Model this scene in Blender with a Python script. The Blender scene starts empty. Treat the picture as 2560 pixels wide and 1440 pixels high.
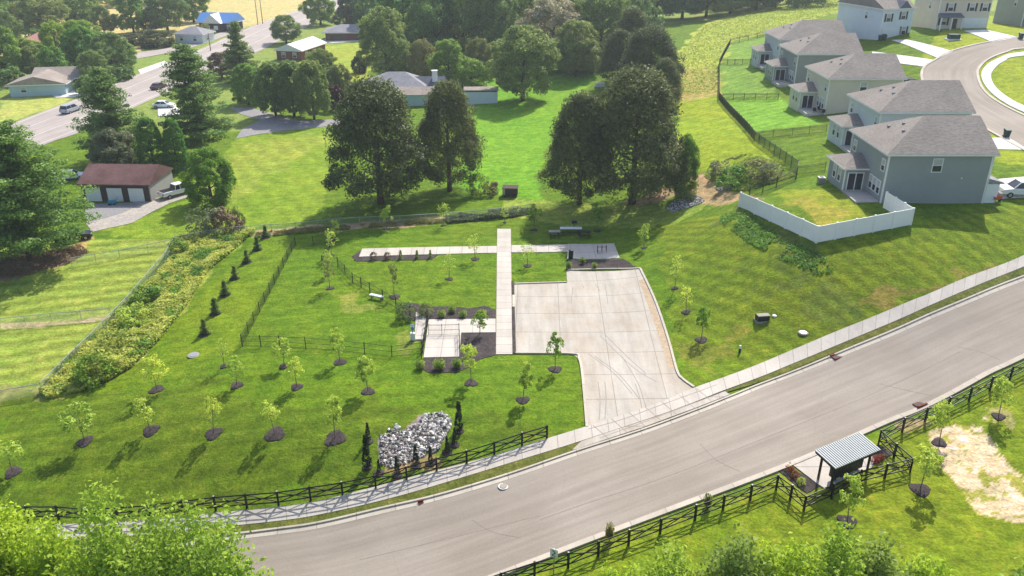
import bpy, bmesh, math, random
import numpy as np
from mathutils import Vector, Matrix
from mathutils.geometry import delaunay_2d_cdt
rad = math.radians
PI = math.pi
scene = bpy.context.scene
C = scene.collection
# ---------------------------------------------------------------- camera
F, CX, CY, TH, HC = 2050.0, 1280.0, 720.0, rad(25), 40.0     # focal length in photo pixels, pitch, height
cd = bpy.data.cameras.new('camera'); cam = bpy.data.objects.new('camera', cd); C.objects.link(cam)
cam.location = (0, 0, HC); cam.rotation_euler = (rad(90) - TH, 0, 0)
cd.sensor_width = 36; cd.lens = 36 * F / 2560; cd.clip_end = 6000; cd.clip_start = 0.5
scene.camera = cam
# ---------------------------------------------------------------- world, sun, exposure
SUN_AZ, SUN_EL = rad(24), rad(47)
w = bpy.data.worlds.new('World'); scene.world = w; w.use_nodes = True
nt = w.node_tree; bg = nt.nodes['Background']
sky = nt.nodes.new('ShaderNodeTexSky'); sky.sky_type = 'NISHITA'; sky.sun_disc = False
sky.sun_elevation = SUN_EL; sky.sun_rotation = SUN_AZ; sky.dust_density = 2.0
nt.links.new(sky.outputs[0], bg.inputs[0]); bg.inputs[1].default_value = 0.15
sl = bpy.data.lights.new('sun', 'SUN'); sl.energy = 4.3; sl.angle = rad(0.6); sl.color = (1, .95, .86)
so = bpy.data.objects.new('sun', sl); C.objects.link(so)
sdir = Vector((math.sin(SUN_AZ) * math.cos(SUN_EL), math.cos(SUN_AZ) * math.cos(SUN_EL), math.sin(SUN_EL)))
so.rotation_euler = (-sdir).to_track_quat('-Z', 'Y').to_euler()
scene.view_settings.view_transform = 'Standard'; scene.view_settings.look = 'None'
scene.view_settings.exposure = 0.55; scene.view_settings.gamma = 1
# ---------------------------------------------------------------- terrain
def plane_pt(px, py, z):
    a = TH + math.atan((py - CY) / F); Y = (HC - z) / math.tan(a)
    dep = Y * math.cos(TH) + (HC - z) * math.sin(TH)
    return ((px - CX) / F * dep, Y)
CTRL = [(300,1345,-4.8),(650,1330,-3.5),(900,1290,-2.7),(1200,1200,-1.3),(1500,1140,-.2),(1800,1010,.6),(2200,830,2.4),(2560,690,5),
 (1400,1500,-1.4),(1900,1280,-.2),(2300,1080,.6),(2560,930,2.6),(2450,1300,-.3),(2000,1450,-1.5),(1000,1420,-2.8),(600,1600,-4.5),
 (2560,560,8.6),(2300,590,8.3),(2400,560,8.7),(2200,570,8.2),(1944,562,7.3),(1895,540,7.05),(2160,586,8.0),(2040,607,7.6),(2330,507,8.7),(2060,440,8.8),(1850,515,6.8),(1980,700,5.0),(1850,620,4.6),(2100,760,4.2),(2300,700,5.6),(2450,640,6.6),(2200,660,6.3),(1780,560,3.4),(1660,560,1.5),(1780,760,1.6),(1850,860,.9),
 (1540,615,.6),(1600,680,.7),(1280,600,.3),(900,630,.2),(1240,880,0),(1060,890,0),(1480,760,.3),(1480,900,.1),(1300,780,.1),
 (2140,290,9.8),(2080,210,10.2),(1990,380,8.8),(1890,330,7.8),(1800,200,7.5),(1740,480,3.2),(1720,330,5),(1700,200,5.5),(1700,120,6),
 (2200,100,15.5),(2330,72,17.3),(2480,75,17.5),(2400,200,13),(2540,300,11.5),(2540,430,10),(2380,140,15),(2560,120,16),
 (1850,50,9),(1500,230,2.5),(1500,350,1.5),(1300,60,3),(1300,300,1),(1000,250,0),(1200,450,.2),(900,450,0),(600,450,-.5),
 (640,600,-.5),(430,620,-1.5),(500,760,-1.2),(620,850,-.4),(760,700,-.1),(300,860,-2.2),(120,960,-3),(100,780,-2.8),(30,660,-2),
 (450,880,-1.2),(390,970,-1.6),(210,1100,-2.7),(30,1180,-3.6),(377,1077,-1.9),(540,1080,-1.3),(690,1085,-.9),(600,960,-.8),(840,1090,-.5),(850,950,-.3),(1100,1000,-.1),(1300,1000,0),(1000,1150,-1.0),(1200,1110,-.5),
 (700,1180,-2.2),(850,1190,-1.8),(400,1220,-3.6),(100,1290,-4.6),(0,1050,-3.6),(300,520,-.8),(150,640,-1.4),(400,300,0),(100,300,0),(700,250,0),(200,150,0),(650,90,0),(850,60,0),(560,20,0),(100,20,0),(1000,0,1)]
_pts = np.array([plane_pt(*c) for c in CTRL]); _z = np.array([c[2] for c in CTRL])
_far = np.array([(-900,900),(-300,1200),(300,1200),(900,900),(-900,100),(900,100),(-300,-300),(300,-300),(-120,30),(120,20),(0,-20),(-400,500),(-60,560)], float)
_fz = np.array([0,0,8,14,-2,8,-2,0,-4,2,-1,0,2.])
_pts = np.vstack([_pts, _far]); _z = np.concatenate([_z, _fz])
def _phi(r2): return -np.sqrt(r2 + 36.0)
_D = ((_pts[:, None] - _pts[None]) ** 2).sum(-1)
_n = len(_pts)
_A = np.zeros((_n + 1, _n + 1)); _A[:_n, :_n] = _phi(_D) + np.eye(_n) * 2.5; _A[:_n, _n] = 1; _A[_n, :_n] = 1
_W = np.linalg.solve(_A, np.concatenate([_z, [0]]))
def TA(x, y):
    x = np.asarray(x, float); y = np.asarray(y, float); sh = x.shape
    q = np.stack([x.ravel(), y.ravel()], 1); out = np.empty(len(q))
    for i in range(0, len(q), 20000):
        s = q[i:i + 20000]; d = ((s[:, None] - _pts[None]) ** 2).sum(-1)
        out[i:i + 20000] = _phi(d) @ _W[:_n] + _W[_n]
    return out.reshape(sh)
def T(x, y): return float(TA(np.array([x]), np.array([y]))[0])
_cache = {}
_tt = 25 * np.exp(np.linspace(0, math.log(60), 700))
def P(px, py, lift=0.0):
    k = (px, py)
    if k not in _cache:
        u = (px - CX) / F; v = (py - CY) / F
        d = np.array([u, math.cos(TH) - v * math.sin(TH), -math.sin(TH) - v * math.cos(TH)])
        X = d[0] * _tt; Y = d[1] * _tt; Z = HC + d[2] * _tt; g = Z - TA(X, Y)
        i = np.argmax(g < 0) if (g < 0).any() else len(g) - 1
        if i == 0: i = 1
        f = g[i - 1] / (g[i - 1] - g[i]) if g[i - 1] != g[i] else 0
        t = _tt[i - 1] + f * (_tt[i] - _tt[i - 1]); x, y = d[0] * t, d[1] * t
        _cache[k] = Vector((x, y, T(x, y)))
    p = _cache[k].copy(); p.z += lift; return p
def HT(p, pyt):            # height above p of something whose top shows at photo row pyt
    return HC - p.y * math.tan(TH + math.atan((pyt - CY) / F)) - p.z
def depth(p): return p.y * math.cos(TH) + (HC - p.z) * math.sin(TH)
def mpp(p): return depth(p) / F        # metres per photo pixel
# ---------------------------------------------------------------- object helpers
def tag(o, label=None, cat=None, group=None, kind=None):
    if label: o['label'] = label
    if cat: o['category'] = cat
    if group: o['group'] = group
    if kind: o['kind'] = kind
    return o
def empty(name, loc, rz=0, label=None, cat=None, group=None):
    o = bpy.data.objects.new(name, None); C.objects.link(o); o.location = loc; o.rotation_euler = (0, 0, rz)
    o.empty_display_size = .3
    return tag(o, label, cat, group)
def link(name, me, parent=None, loc=None):
    o = bpy.data.objects.new(name, me); C.objects.link(o)
    if parent: o.parent = parent
    if loc is not None: o.location = loc
    return o
def children(o): return [c for c in bpy.data.objects if c.parent == o]
def copy_tree(o, parent=None, kids=None):
    c = o.copy(); C.objects.link(c)
    if parent: c.parent = parent
    for ch in (kids if kids is not None else children(o)): copy_tree(ch, c)
    return c
class MB:
    def __init__(s): s.v = []; s.f = []
    def poly(s, vs, fs):
        b = len(s.v); s.v += [tuple(v) for v in vs]; s.f += [tuple(i + b for i in f) for f in fs]; return s
    def box(s, x0, x1, y0, y1, z0, z1):
        return s.poly([(x0,y0,z0),(x1,y0,z0),(x1,y1,z0),(x0,y1,z0),(x0,y0,z1),(x1,y0,z1),(x1,y1,z1),(x0,y1,z1)],
                      [(0,3,2,1),(4,5,6,7),(0,1,5,4),(1,2,6,5),(2,3,7,6),(3,0,4,7)])
    def bar(s, a, b, w, h=None):
        h = h or w; a = Vector(a); b = Vector(b); d = (b - a)
        if d.length < 1e-6: return s
        d.normalize(); up = Vector((0, 0, 1)) if abs(d.z) < .95 else Vector((1, 0, 0))
        sx = d.cross(up).normalized(); sy = sx.cross(d).normalized()
        o = [sx * w / 2 * i + sy * h / 2 * j for i, j in ((-1,-1),(1,-1),(1,1),(-1,1))]
        return s.poly([a + k for k in o] + [b + k for k in o], [(3,2,1,0),(4,5,6,7),(0,1,5,4),(1,2,6,5),(2,3,7,6),(3,0,4,7)])
    def tube(s, pts, rs, n=8, cap=True):
        rings = []; pts = [Vector(p) for p in pts]
        for i, p in enumerate(pts):
            d = (pts[min(i + 1, len(pts) - 1)] - pts[max(i - 1, 0)]).normalized()
            up = Vector((0, 0, 1)) if abs(d.z) < .9 else Vector((1, 0, 0))
            sx = d.cross(up).normalized(); sy = sx.cross(d)
            rings.append([p + (sx * math.cos(a) + sy * math.sin(a)) * rs[i] for a in [2 * PI * k / n for k in range(n)]])
        b = len(s.v)
        for r in rings: s.v += [tuple(q) for q in r]
        for i in range(len(rings) - 1):
            for k in range(n):
                s.f.append((b + i*n + k, b + (i+1)*n + k, b + (i+1)*n + (k+1) % n, b + i*n + (k+1) % n))
        if cap: s.f.append(tuple(b + k for k in range(n))); s.f.append(tuple(b + (len(rings)-1)*n + k for k in reversed(range(n))))
        return s
    def lathe(s, c, prof, n=16, sx=1, sy=1):      # prof: [(r, z)]
        b = len(s.v)
        for r, z in prof:
            for k in range(n):
                a = 2 * PI * k / n; s.v.append((c[0] + math.cos(a) * r * sx, c[1] + math.sin(a) * r * sy, c[2] + z))
        for i in range(len(prof) - 1):
            for k in range(n): s.f.append((b+i*n+k, b+i*n+(k+1)%n, b+(i+1)*n+(k+1)%n, b+(i+1)*n+k))
        s.f.append(tuple(b + (len(prof)-1)*n + k for k in range(n)))
        return s
    def build(s, name, mat, parent=None, smooth=False, loc=None):
        me = bpy.data.meshes.new(name); me.from_pydata(s.v, [], s.f); me.materials.append(mat)
        bm = bmesh.new(); bm.from_mesh(me); bmesh.ops.recalc_face_normals(bm, faces=bm.faces); bm.to_mesh(me); bm.free()
        if smooth: me.polygons.foreach_set('use_smooth', [True] * len(me.polygons))
        return link(name, me, parent, loc)
# ---------------------------------------------------------------- materials
def srgb(r, g, b): return tuple(((c / 255) / 12.92 if c <= 10 else ((c / 255 + .055) / 1.055) ** 2.4) for c in (r, g, b))
def base_mat(name, col=(.5,.5,.5), rough=.7, metal=0, spec=.3):
    m = bpy.data.materials.new(name); m.use_nodes = True; b = m.node_tree.nodes['Principled BSDF']
    b.inputs['Base Color'].default_value = (*col, 1); b.inputs['Roughness'].default_value = rough
    b.inputs['Metallic'].default_value = metal; b.inputs['Specular IOR Level'].default_value = spec
    return m, m.node_tree, b
def N(nt, t, **kw):
    n = nt.nodes.new(t)
    for k, v in kw.items():
        if k.startswith('i_'): n.inputs[int(k[2:]) if k[2:].isdigit() else k[2:]].default_value = v
        else: setattr(n, k, v)
    return n
def L(nt, a, b): nt.links.new(a, b)
def math_n(nt, op, a, b=None, c=None, clamp=False):
    n = N(nt, 'ShaderNodeMath', operation=op, use_clamp=clamp)
    for i, q in enumerate((a, b, c)):
        if q is None: continue
        if isinstance(q, (int, float)): n.inputs[i].default_value = q
        else: L(nt, q, n.inputs[i])
    return n.outputs[0]
def noise_n(nt, vec, scale, detail=3, rough=.6):
    n = N(nt, 'ShaderNodeTexNoise'); n.inputs['Scale'].default_value = scale; n.inputs['Detail'].default_value = detail
    n.inputs['Roughness'].default_value = rough
    if vec is not None: L(nt, vec, n.inputs['Vector'])
    return n.outputs['Fac']
def remap(nt, v, a, b, c, d):
    n = N(nt, 'ShaderNodeMapRange'); L(nt, v, n.inputs[0])
    for i, q in enumerate((a, b, c, d)): n.inputs[i + 1].default_value = q
    return n.outputs[0]
def mixc(nt, fac, a, b, mode='MIX'):
    n = N(nt, 'ShaderNodeMix', data_type='RGBA', blend_type=mode)
    if isinstance(fac, (int, float)): n.inputs[0].default_value = fac
    else: L(nt, fac, n.inputs[0])
    for i, q in ((6, a), (7, b)):
        if isinstance(q, tuple): n.inputs[i].default_value = (*q[:3], 1)
        else: L(nt, q, n.inputs[i])
    return n.outputs[2]
def scalec(nt, col, fac):
    n = N(nt, 'ShaderNodeVectorMath', operation='SCALE'); L(nt, col, n.inputs[0])
    if isinstance(fac, (int, float)): n.inputs[3].default_value = fac
    else: L(nt, fac, n.inputs[3])
    return n.outputs[0]
def bump(nt, b, h, st, dist=.05):
    n = N(nt, 'ShaderNodeBump'); n.inputs['Strength'].default_value = st; n.inputs['Distance'].default_value = dist
    L(nt, h, n.inputs['Height']); L(nt, n.outputs[0], b.inputs['Normal'])
def noisy(name, col, var=.15, scale=2, rough=.8, col2=None, sc2=.15, bmp=0, spec=.25, metal=0):
    m, nt, b = base_mat(name, col, rough, metal, spec)
    pos = N(nt, 'ShaderNodeNewGeometry').outputs['Position']
    f = noise_n(nt, pos, scale, 4); g = noise_n(nt, pos, sc2, 2)
    c = mixc(nt, remap(nt, g, .35, .65, 0, 1), col, col2 or col)
    L(nt, scalec(nt, c, remap(nt, f, .3, .7, 1 - var, 1 + var)), b.inputs['Base Color'])
    if bmp: bump(nt, b, f, bmp)
    return m
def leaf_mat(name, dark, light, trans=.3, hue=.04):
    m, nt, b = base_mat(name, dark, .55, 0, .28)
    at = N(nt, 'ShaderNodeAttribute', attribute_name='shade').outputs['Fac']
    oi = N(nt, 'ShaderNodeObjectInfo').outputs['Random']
    c = mixc(nt, at, dark, light)  # in crowns these tones also imitate leaf highlights and dark gaps
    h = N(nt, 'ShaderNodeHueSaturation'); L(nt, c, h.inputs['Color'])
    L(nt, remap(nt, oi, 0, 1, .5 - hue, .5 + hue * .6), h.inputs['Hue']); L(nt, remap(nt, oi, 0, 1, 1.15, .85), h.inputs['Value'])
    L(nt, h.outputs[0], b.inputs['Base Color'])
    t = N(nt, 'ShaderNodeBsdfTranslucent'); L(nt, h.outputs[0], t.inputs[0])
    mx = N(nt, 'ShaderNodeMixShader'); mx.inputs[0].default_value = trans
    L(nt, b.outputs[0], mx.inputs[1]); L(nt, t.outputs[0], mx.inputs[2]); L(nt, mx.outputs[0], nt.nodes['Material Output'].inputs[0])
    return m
M = {}
M['trunk'] = noisy('bark', (.09,.065,.045), .3, 6)
M['trunk_pale'] = noisy('pale_bark', (.22,.17,.12), .3, 6)
M['cedar'] = leaf_mat('cedar_leaves', (.046,.070,.026), (.21,.25,.08), .36, .02)
M['dark'] = leaf_mat('dark_leaves', (.068,.145,.043), (.31,.45,.11), .48)
M['green'] = leaf_mat('green_leaves', (.07,.18,.03), (.33,.54,.08), .46)
M['bright'] = leaf_mat('bright_leaves', (.08,.20,.018), (.38,.56,.06), .44, .02)
M['lime'] = leaf_mat('lime_leaves', (.32,.46,.05), (.72,.84,.16), .5, .02)
M['grey'] = leaf_mat('grey_green_leaves', (.09,.13,.06), (.27,.32,.15), .35)
M['olive'] = leaf_mat('olive_leaves', (.13,.16,.04), (.36,.38,.11), .35)
M['maroon'] = leaf_mat('maroon_leaves', (.04,.012,.014), (.14,.045,.05), .25, .01)
M['rust'] = leaf_mat('rusty_leaves', (.13,.09,.05), (.36,.25,.15), .3, .01)
M['bloom'] = leaf_mat('cream_blossom', (.16,.18,.07), (.62,.55,.34), .25, .01)
M['pine'] = leaf_mat('pine_needles', (.050,.13,.036), (.26,.44,.10), .4, .02)
M['fore'] = leaf_mat('foreground_leaves', (.10,.22,.015), (.50,.66,.05), .5, .012)
M['pinebright'] = leaf_mat('bright_pine_needles', (.07,.17,.035), (.36,.54,.11), .42, .01)
M['weedg'] = leaf_mat('mixed_leaves', (.11,.19,.03), (.40,.50,.09), .45, .015)
M['cypress'] = leaf_mat('cypress_leaves', (.012,.032,.014), (.04,.07,.028), .15, .01)
M['grasstuft'] = leaf_mat('tuft_blades', (.12,.22,.03), (.42,.55,.12), .35, .01)
M['weed'] = leaf_mat('weed_leaves', (.30,.40,.06), (.68,.72,.17), .45, .02)
M['white'] = noisy('white_paint', (.72,.73,.74), .04, 1, .5)
M['vinyl'] = noisy('white_vinyl', (.84,.83,.81), .03, 1, .45)
M['trim'] = noisy('white_trim', (.74,.73,.70), .04, 1, .6)
M['black'] = noisy('black_paint', (.012,.012,.013), .2, 3, .45)
M['blackmetal'] = noisy('black_metal', (.02,.022,.024), .2, 3, .4)
M['fencegreen'] = noisy('dark_green_wire', (.02,.035,.02), .2, 3, .5)
M['galv'] = noisy('galvanised_wire', (.33,.36,.33), .1, 3, .5)
M['glass'] = base_mat('window_glass', (.02,.025,.035), .12, 0, .6)[0]
M['curtain'] = noisy('window_blind', (.42,.42,.40), .1, 3)
M['mulch'] = noisy('mulch', (.042,.032,.033), .5, 5, .95, (.066,.052,.050), .8, .6)
M['gravel'] = noisy('gravel', (.40,.35,.29), .25, 2.5, .95, (.33,.30,.28), .2, .2)
M['asphalt_old'] = noisy('old_asphalt', (.23,.22,.23), .18, 2.5, .9, (.28,.26,.25), .12)
M['rock'] = leaf_mat('rock', (.12,.11,.10), (.78,.74,.68), 0, 0)
M['roofmetal'] = noisy('grey_metal_roof', (.24,.27,.29), .05, 1, .45, metal=.1)
M['rib'] = noisy('pale_rib', (.40,.42,.42), .05, 1, .45)
M['bin'] = noisy('dark_green_plastic', (.01,.05,.045), .1, 2, .5)
M['rubber'] = noisy('tyre_rubber', (.015,.015,.015), .1, 3, .8)
M['steel'] = noisy('steel', (.35,.36,.37), .1, 3, .4, metal=.6)
M['redbox'] = noisy('rusty_red_iron', (.16,.03,.02), .3, 8, .8)
M['wood'] = noisy('weathered_wood', (.28,.21,.15), .25, 4)
M['flowerred'] = leaf_mat('red_flowers', (.25,.05,.03), (.55,.2,.05), .2)
def shingle(name, c, c2=None):
    m, nt, b = base_mat(name, c, .9, 0, .15)
    pos = N(nt, 'ShaderNodeNewGeometry').outputs['Position']
    mp = N(nt, 'ShaderNodeMapping'); L(nt, pos, mp.inputs[0]); mp.inputs['Scale'].default_value = (1.2, 5, 5)
    f = noise_n(nt, mp.outputs[0], 1.6, 3, .7); g = noise_n(nt, pos, .3, 2); h = noise_n(nt, pos, 9, 2)
    c1 = mixc(nt, remap(nt, g, .35, .65, 0, 1), c, c2 or c)
    L(nt, scalec(nt, scalec(nt, c1, remap(nt, f, .3, .7, .66, 1.34)), remap(nt, h, .3, .7, .88, 1.12)), b.inputs['Base Color']); return m
def siding(name, c):
    m, nt, b = base_mat(name, c, .55, 0, .3)
    pos = N(nt, 'ShaderNodeNewGeometry').outputs['Position']
    sx = N(nt, 'ShaderNodeSeparateXYZ'); L(nt, pos, sx.inputs[0])
    fr = math_n(nt, 'FRACT', math_n(nt, 'MULTIPLY', sx.outputs[2], 5.0))
    line = remap(nt, fr, 0, .18, .80, 1.0)
    g = noise_n(nt, pos, .5, 3)
    L(nt, scalec(nt, scalec(nt, mixc(nt, 0.0, c, c), line), remap(nt, g, .3, .7, .95, 1.05)), b.inputs['Base Color']); return m
def brick(name, c1, c2, mortar):
    m, nt, b = base_mat(name, c1, .9, 0, .2)
    tc = N(nt, 'ShaderNodeTexCoord').outputs['Object']
    sp = N(nt, 'ShaderNodeSeparateXYZ'); L(nt, tc, sp.inputs[0]); cb = N(nt, 'ShaderNodeCombineXYZ')
    L(nt, math_n(nt, 'ADD', sp.outputs[0], sp.outputs[1]), cb.inputs[0]); L(nt, sp.outputs[2], cb.inputs[1])
    br = N(nt, 'ShaderNodeTexBrick'); L(nt, cb.outputs[0], br.inputs[0]); br.inputs['Scale'].default_value = 3
    br.inputs['Color1'].default_value = (*c1, 1); br.inputs['Color2'].default_value = (*c2, 1); br.inputs['Mortar'].default_value = (*mortar, 1)
    L(nt, br.outputs[0], b.inputs['Base Color']); return m
M['roof'] = shingle('brown_grey_shingles', (.225,.197,.175), (.26,.228,.203))
M['roof_grey'] = shingle('grey_shingles', (.23,.23,.25), (.28,.27,.29))
M['roof_dark'] = shingle('dark_grey_shingles', (.11,.12,.15), (.13,.14,.17))
M['roof_tan'] = shingle('tan_shingles', (.33,.28,.24), (.26,.22,.19))
M['roof_red'] = shingle('rusty_red_roof', (.115,.06,.055), (.17,.095,.088))
M['roof_pink'] = shingle('pink_tile_roof', (.62,.25,.22), (.66,.32,.27))
M['roof_white'] = noisy('pale_metal_roof', (.66,.66,.68), .05, 1, .4)
M['roof_blue'] = noisy('blue_metal_roof', (.10,.25,.55), .06, 1, .4)
M['s_grey'] = siding('grey_siding', (.27,.295,.29))
M['s_blue'] = siding('pale_blue_siding', (.53,.575,.575))
M['s_cream'] = siding('cream_siding', (.60,.53,.44))
M['s_white'] = siding('white_siding', (.62,.67,.72))
M['s_cyan'] = siding('pale_teal_siding', (.42,.56,.58))
M['brick'] = brick('red_brick', (.22,.07,.055), (.17,.05,.045), (.25,.17,.14))
M['block'] = brick('concrete_block', (.36,.34,.32), (.30,.29,.28), (.24,.23,.22))
M['darkwood'] = noisy('dark_brown_wood', (.06,.04,.035), .2, 4)
M['door_white'] = noisy('white_garage_door', (.68,.70,.70), .05, 2, .5)
def concrete(name, col, col2, jx=0, jy=0, rot=0, uvj=0, stain=.25):
    m, nt, b = base_mat(name, col, .85, 0, .2)
    pos = N(nt, 'ShaderNodeNewGeometry').outputs['Position']
    g = noise_n(nt, pos, .22, 5, .65); f = noise_n(nt, pos, 5, 4, .7)
    mp = N(nt, 'ShaderNodeMapping'); L(nt, pos, mp.inputs[0]); mp.inputs['Scale'].default_value = (1, .12, 1)
    mp.inputs['Rotation'].default_value = (0, 0, .1); st = noise_n(nt, mp.outputs[0], .9, 4, .7)
    c = mixc(nt, remap(nt, g, .35, .68, 0, 1), col, col2)
    c = scalec(nt, c, remap(nt, f, .3, .7, .92, 1.07)); c = scalec(nt, c, remap(nt, st, .35, .65, 1 - stain * .4, 1.04))
    def joint(v, period, wd, off=0):
        fr = math_n(nt, 'FRACT', math_n(nt, 'ADD', math_n(nt, 'DIVIDE', v, period), off))
        return math_n(nt, 'LESS_THAN', fr, wd / period)
    js = None
    if jx:
        sp = N(nt, 'ShaderNodeSeparateXYZ'); mp2 = N(nt, 'ShaderNodeMapping'); L(nt, pos, mp2.inputs[0])
        mp2.inputs['Rotation'].default_value = (0, 0, rot); L(nt, mp2.outputs[0], sp.inputs[0])
        js = math_n(nt, 'MAXIMUM', joint(sp.outputs[0], jx, .07, .42), joint(sp.outputs[1], jy, .09, .2))
    if uvj:
        uv = N(nt, 'ShaderNodeUVMap').outputs[0]; sp = N(nt, 'ShaderNodeSeparateXYZ'); L(nt, uv, sp.inputs[0])
        js = joint(sp.outputs[0], uvj, .07)
        cell = N(nt, 'ShaderNodeTexWhiteNoise', noise_dimensions='1D'); L(nt, math_n(nt, 'FLOOR', math_n(nt, 'DIVIDE', sp.outputs[0], uvj)), cell.inputs['W'])
        c = scalec(nt, c, remap(nt, cell.outputs[0], 0, 1, .93, 1.05))
    if js is not None: c = scalec(nt, c, remap(nt, js, 0, 1, 1, .62))
    L(nt, c, b.inputs['Base Color']); return m
M['walk'] = concrete('path_concrete', (.47,.42,.365), (.53,.485,.43), uvj=1.6)
M['slab'] = concrete('slab_concrete', (.49,.44,.385), (.54,.50,.45), jx=2.9, jy=2.4)
M['lot'] = concrete('parking_concrete', (.42,.36,.29), (.475,.44,.39), jx=4.6, jy=4.2, rot=.03, stain=.45)
M['kerb'] = concrete('kerb_concrete', (.52,.46,.38), (.46,.41,.34), uvj=3)
M['drive'] = concrete('driveway_concrete', (.70,.68,.66), (.66,.63,.60), jx=3, jy=3)
def asphalt(name, a, c):
    m, nt, b = base_mat(name, a, .9, 0, .2)
    uv = N(nt, 'ShaderNodeUVMap').outputs[0]; pos = N(nt, 'ShaderNodeNewGeometry').outputs['Position']
    mp = N(nt, 'ShaderNodeMapping'); L(nt, uv, mp.inputs[0]); mp.inputs['Scale'].default_value = (.05, 1, 1)
    st = noise_n(nt, mp.outputs[0], 1.1, 4, .65); g = noise_n(nt, pos, .12, 3); f = noise_n(nt, pos, 7, 3, .7)
    cc = mixc(nt, remap(nt, g, .35, .65, 0, 1), a, c)
    cc = scalec(nt, cc, remap(nt, st, .3, .7, .84, 1.12)); cc = scalec(nt, cc, remap(nt, f, .3, .7, .92, 1.07))
    mp3 = N(nt, 'ShaderNodeMapping'); L(nt, uv, mp3.inputs[0]); mp3.inputs['Scale'].default_value = (1, .35, 1)
    ck = N(nt, 'ShaderNodeTexVoronoi', feature='DISTANCE_TO_EDGE'); L(nt, mp3.outputs[0], ck.inputs['Vector']); ck.inputs['Scale'].default_value = .11
    cc = scalec(nt, cc, remap(nt, ck.outputs['Distance'], 0, .004, .94, 1))
    L(nt, cc, b.inputs['Base Color']); return m
M['asphalt'] = asphalt('asphalt', (.28,.238,.195), (.325,.28,.235))
M['highway'] = asphalt('highway_asphalt', (.35,.30,.275), (.39,.34,.31))
# ---------------------------------------------------------------- ground
def W2(pxs, closed=True): return np.array([P(*p)[:2] for p in pxs])
def vnoise(x, y, s, seed=0):
    r = np.random.RandomState(seed); g = r.rand(128, 128)
    u = x / s + 1000; v = y / s + 1000; i = np.floor(u).astype(int); j = np.floor(v).astype(int)
    fu = u - i; fv = v - j; fu = fu * fu * (3 - 2 * fu); fv = fv * fv * (3 - 2 * fv); i %= 128; j %= 128; i2 = (i + 1) % 128; j2 = (j + 1) % 128
    return (g[i, j] * (1 - fu) + g[i2, j] * fu) * (1 - fv) + (g[i, j2] * (1 - fu) + g[i2, j2] * fu) * fv
def inpoly(x, y, poly):
    r = np.zeros(x.shape, bool); n = len(poly); j = n - 1
    for i in range(n):
        xi, yi = poly[i]; xj, yj = poly[j]
        c = ((yi > y) != (yj > y)) & (x < (xj - xi) * (y - yi) / ((yj - yi) if yj != yi else 1e-9) + xi); r ^= c; j = i
    return r
us = np.unique(np.concatenate([np.linspace(-.78, .78, 560), np.linspace(-8, -.78, 30), np.linspace(.78, 8, 30)]))
ys = np.concatenate([np.linspace(-400, 20, 20), 26 * np.exp(np.linspace(0, math.log(700 / 26), 640)), np.linspace(730, 3000, 20)])
GX = np.outer(np.maximum(ys, 26), us); GY = np.repeat(ys[:, None], len(us), 1); GZ = TA(GX, GY)
nr, nc = GX.shape
tint = np.zeros((nr, nc, 3)); tint[:] = (.090, .182, .007)
stripe = np.zeros((nr, nc, 3)); stripe[:, :, 0] = .55
jx = (vnoise(GX, GY, 2.5, 1) - .5) * 2; jy = (vnoise(GX, GY, 2.5, 2) - .5) * 2
REG = []
def region(pxs, col, st=(0, 0, 0), jit=1.0, w=1.0, holes=0):
    poly = W2(pxs); m = inpoly(GX + jx * jit, GY + jy * jit, poly)
    if holes: m &= (vnoise(GX, GY, 1.1, 31) * .5 + vnoise(GX, GY, .45, 32) * .5) > holes
    tint[m] = tint[m] * (1 - w) + np.array(col) * w; stripe[m] = st
# far country and meadows
region([(-900,330),(-900,-60),(3400,-60),(3400,60),(1650,60),(900,120),(640,330)], (.17,.26,.045))
region([(-600,8),(1000,-60),(900,-60),(760,22),(640,64),(470,90),(340,130),(200,130),(-400,160)], (.42,.40,.14), jit=2)
region([(700,130),(925,100),(925,240),(880,260),(820,200)], (.24,.34,.035))
region([(-200,640),(0,600),(430,600),(415,640),(105,980),(-200,1030)], (.195,.29,.038), (1.6,0,0), .3)
region([(-200,940),(105,975),(130,1000),(0,1012),(-200,1040)], (.22,.20,.08), jit=.5, w=.5)
region([(590,345),(840,310),(830,420),(800,545),(640,570),(480,580),(430,600),(240,580),(470,500)], (.155,.265,.016), (0,.8,0))
region([(600,360),(840,325),(840,345),(700,420),(560,520),(520,500)], (.21,.295,.035), (0,1,0), 3, .7)
region([(1200,200),(1500,180),(1400,300),(1345,430),(1350,500),(1150,470)], (.12,.30,.012), jit=1)
region([(1250,490),(1800,490),(1700,560),(1280,545)], (.20,.30,.035), jit=1)
region([(0,250),(215,215),(215,235),(0,318)], (.30,.38,.075), (0,.5,0))
region([(1800,100),(1950,90),(1940,240),(1800,245)], (.14,.27,.03), (.6,0,0), .3)
region([(1810,250),(1950,245),(2060,310),(1880,330)], (.13,.31,.02), (.6,0,0), .3)
region([(1680,250),(1800,240),(1880,335),(1960,400),(1740,430),(1700,360)], (.21,.31,.012), (0,.8,0))
region([(1640,180),(1760,60),(2120,-20),(2150,20),(1915,85),(1825,105),(1795,160),(1800,225),(1690,250)], (.32,.40,.05), jit=2)
region([(1690,170),(1800,170),(1800,240),(1690,255)], (.33,.30,.07), jit=1)
region([(2440,40),(2600,40),(2600,420),(2440,400),(2310,210),(2300,150)], (.20,.29,.012), jit=.5)
region([(1640,560),(1850,520),(2040,610),(2300,570),(2440,510),(2600,490),(2600,660),(2010,880),(1740,975),(1700,940)], (.112,.188,.008), (0,0,1.5), 1)
region([(1920,480),(2060,470),(2200,540),(2050,580)], (.18,.26,.015), jit=1)
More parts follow.
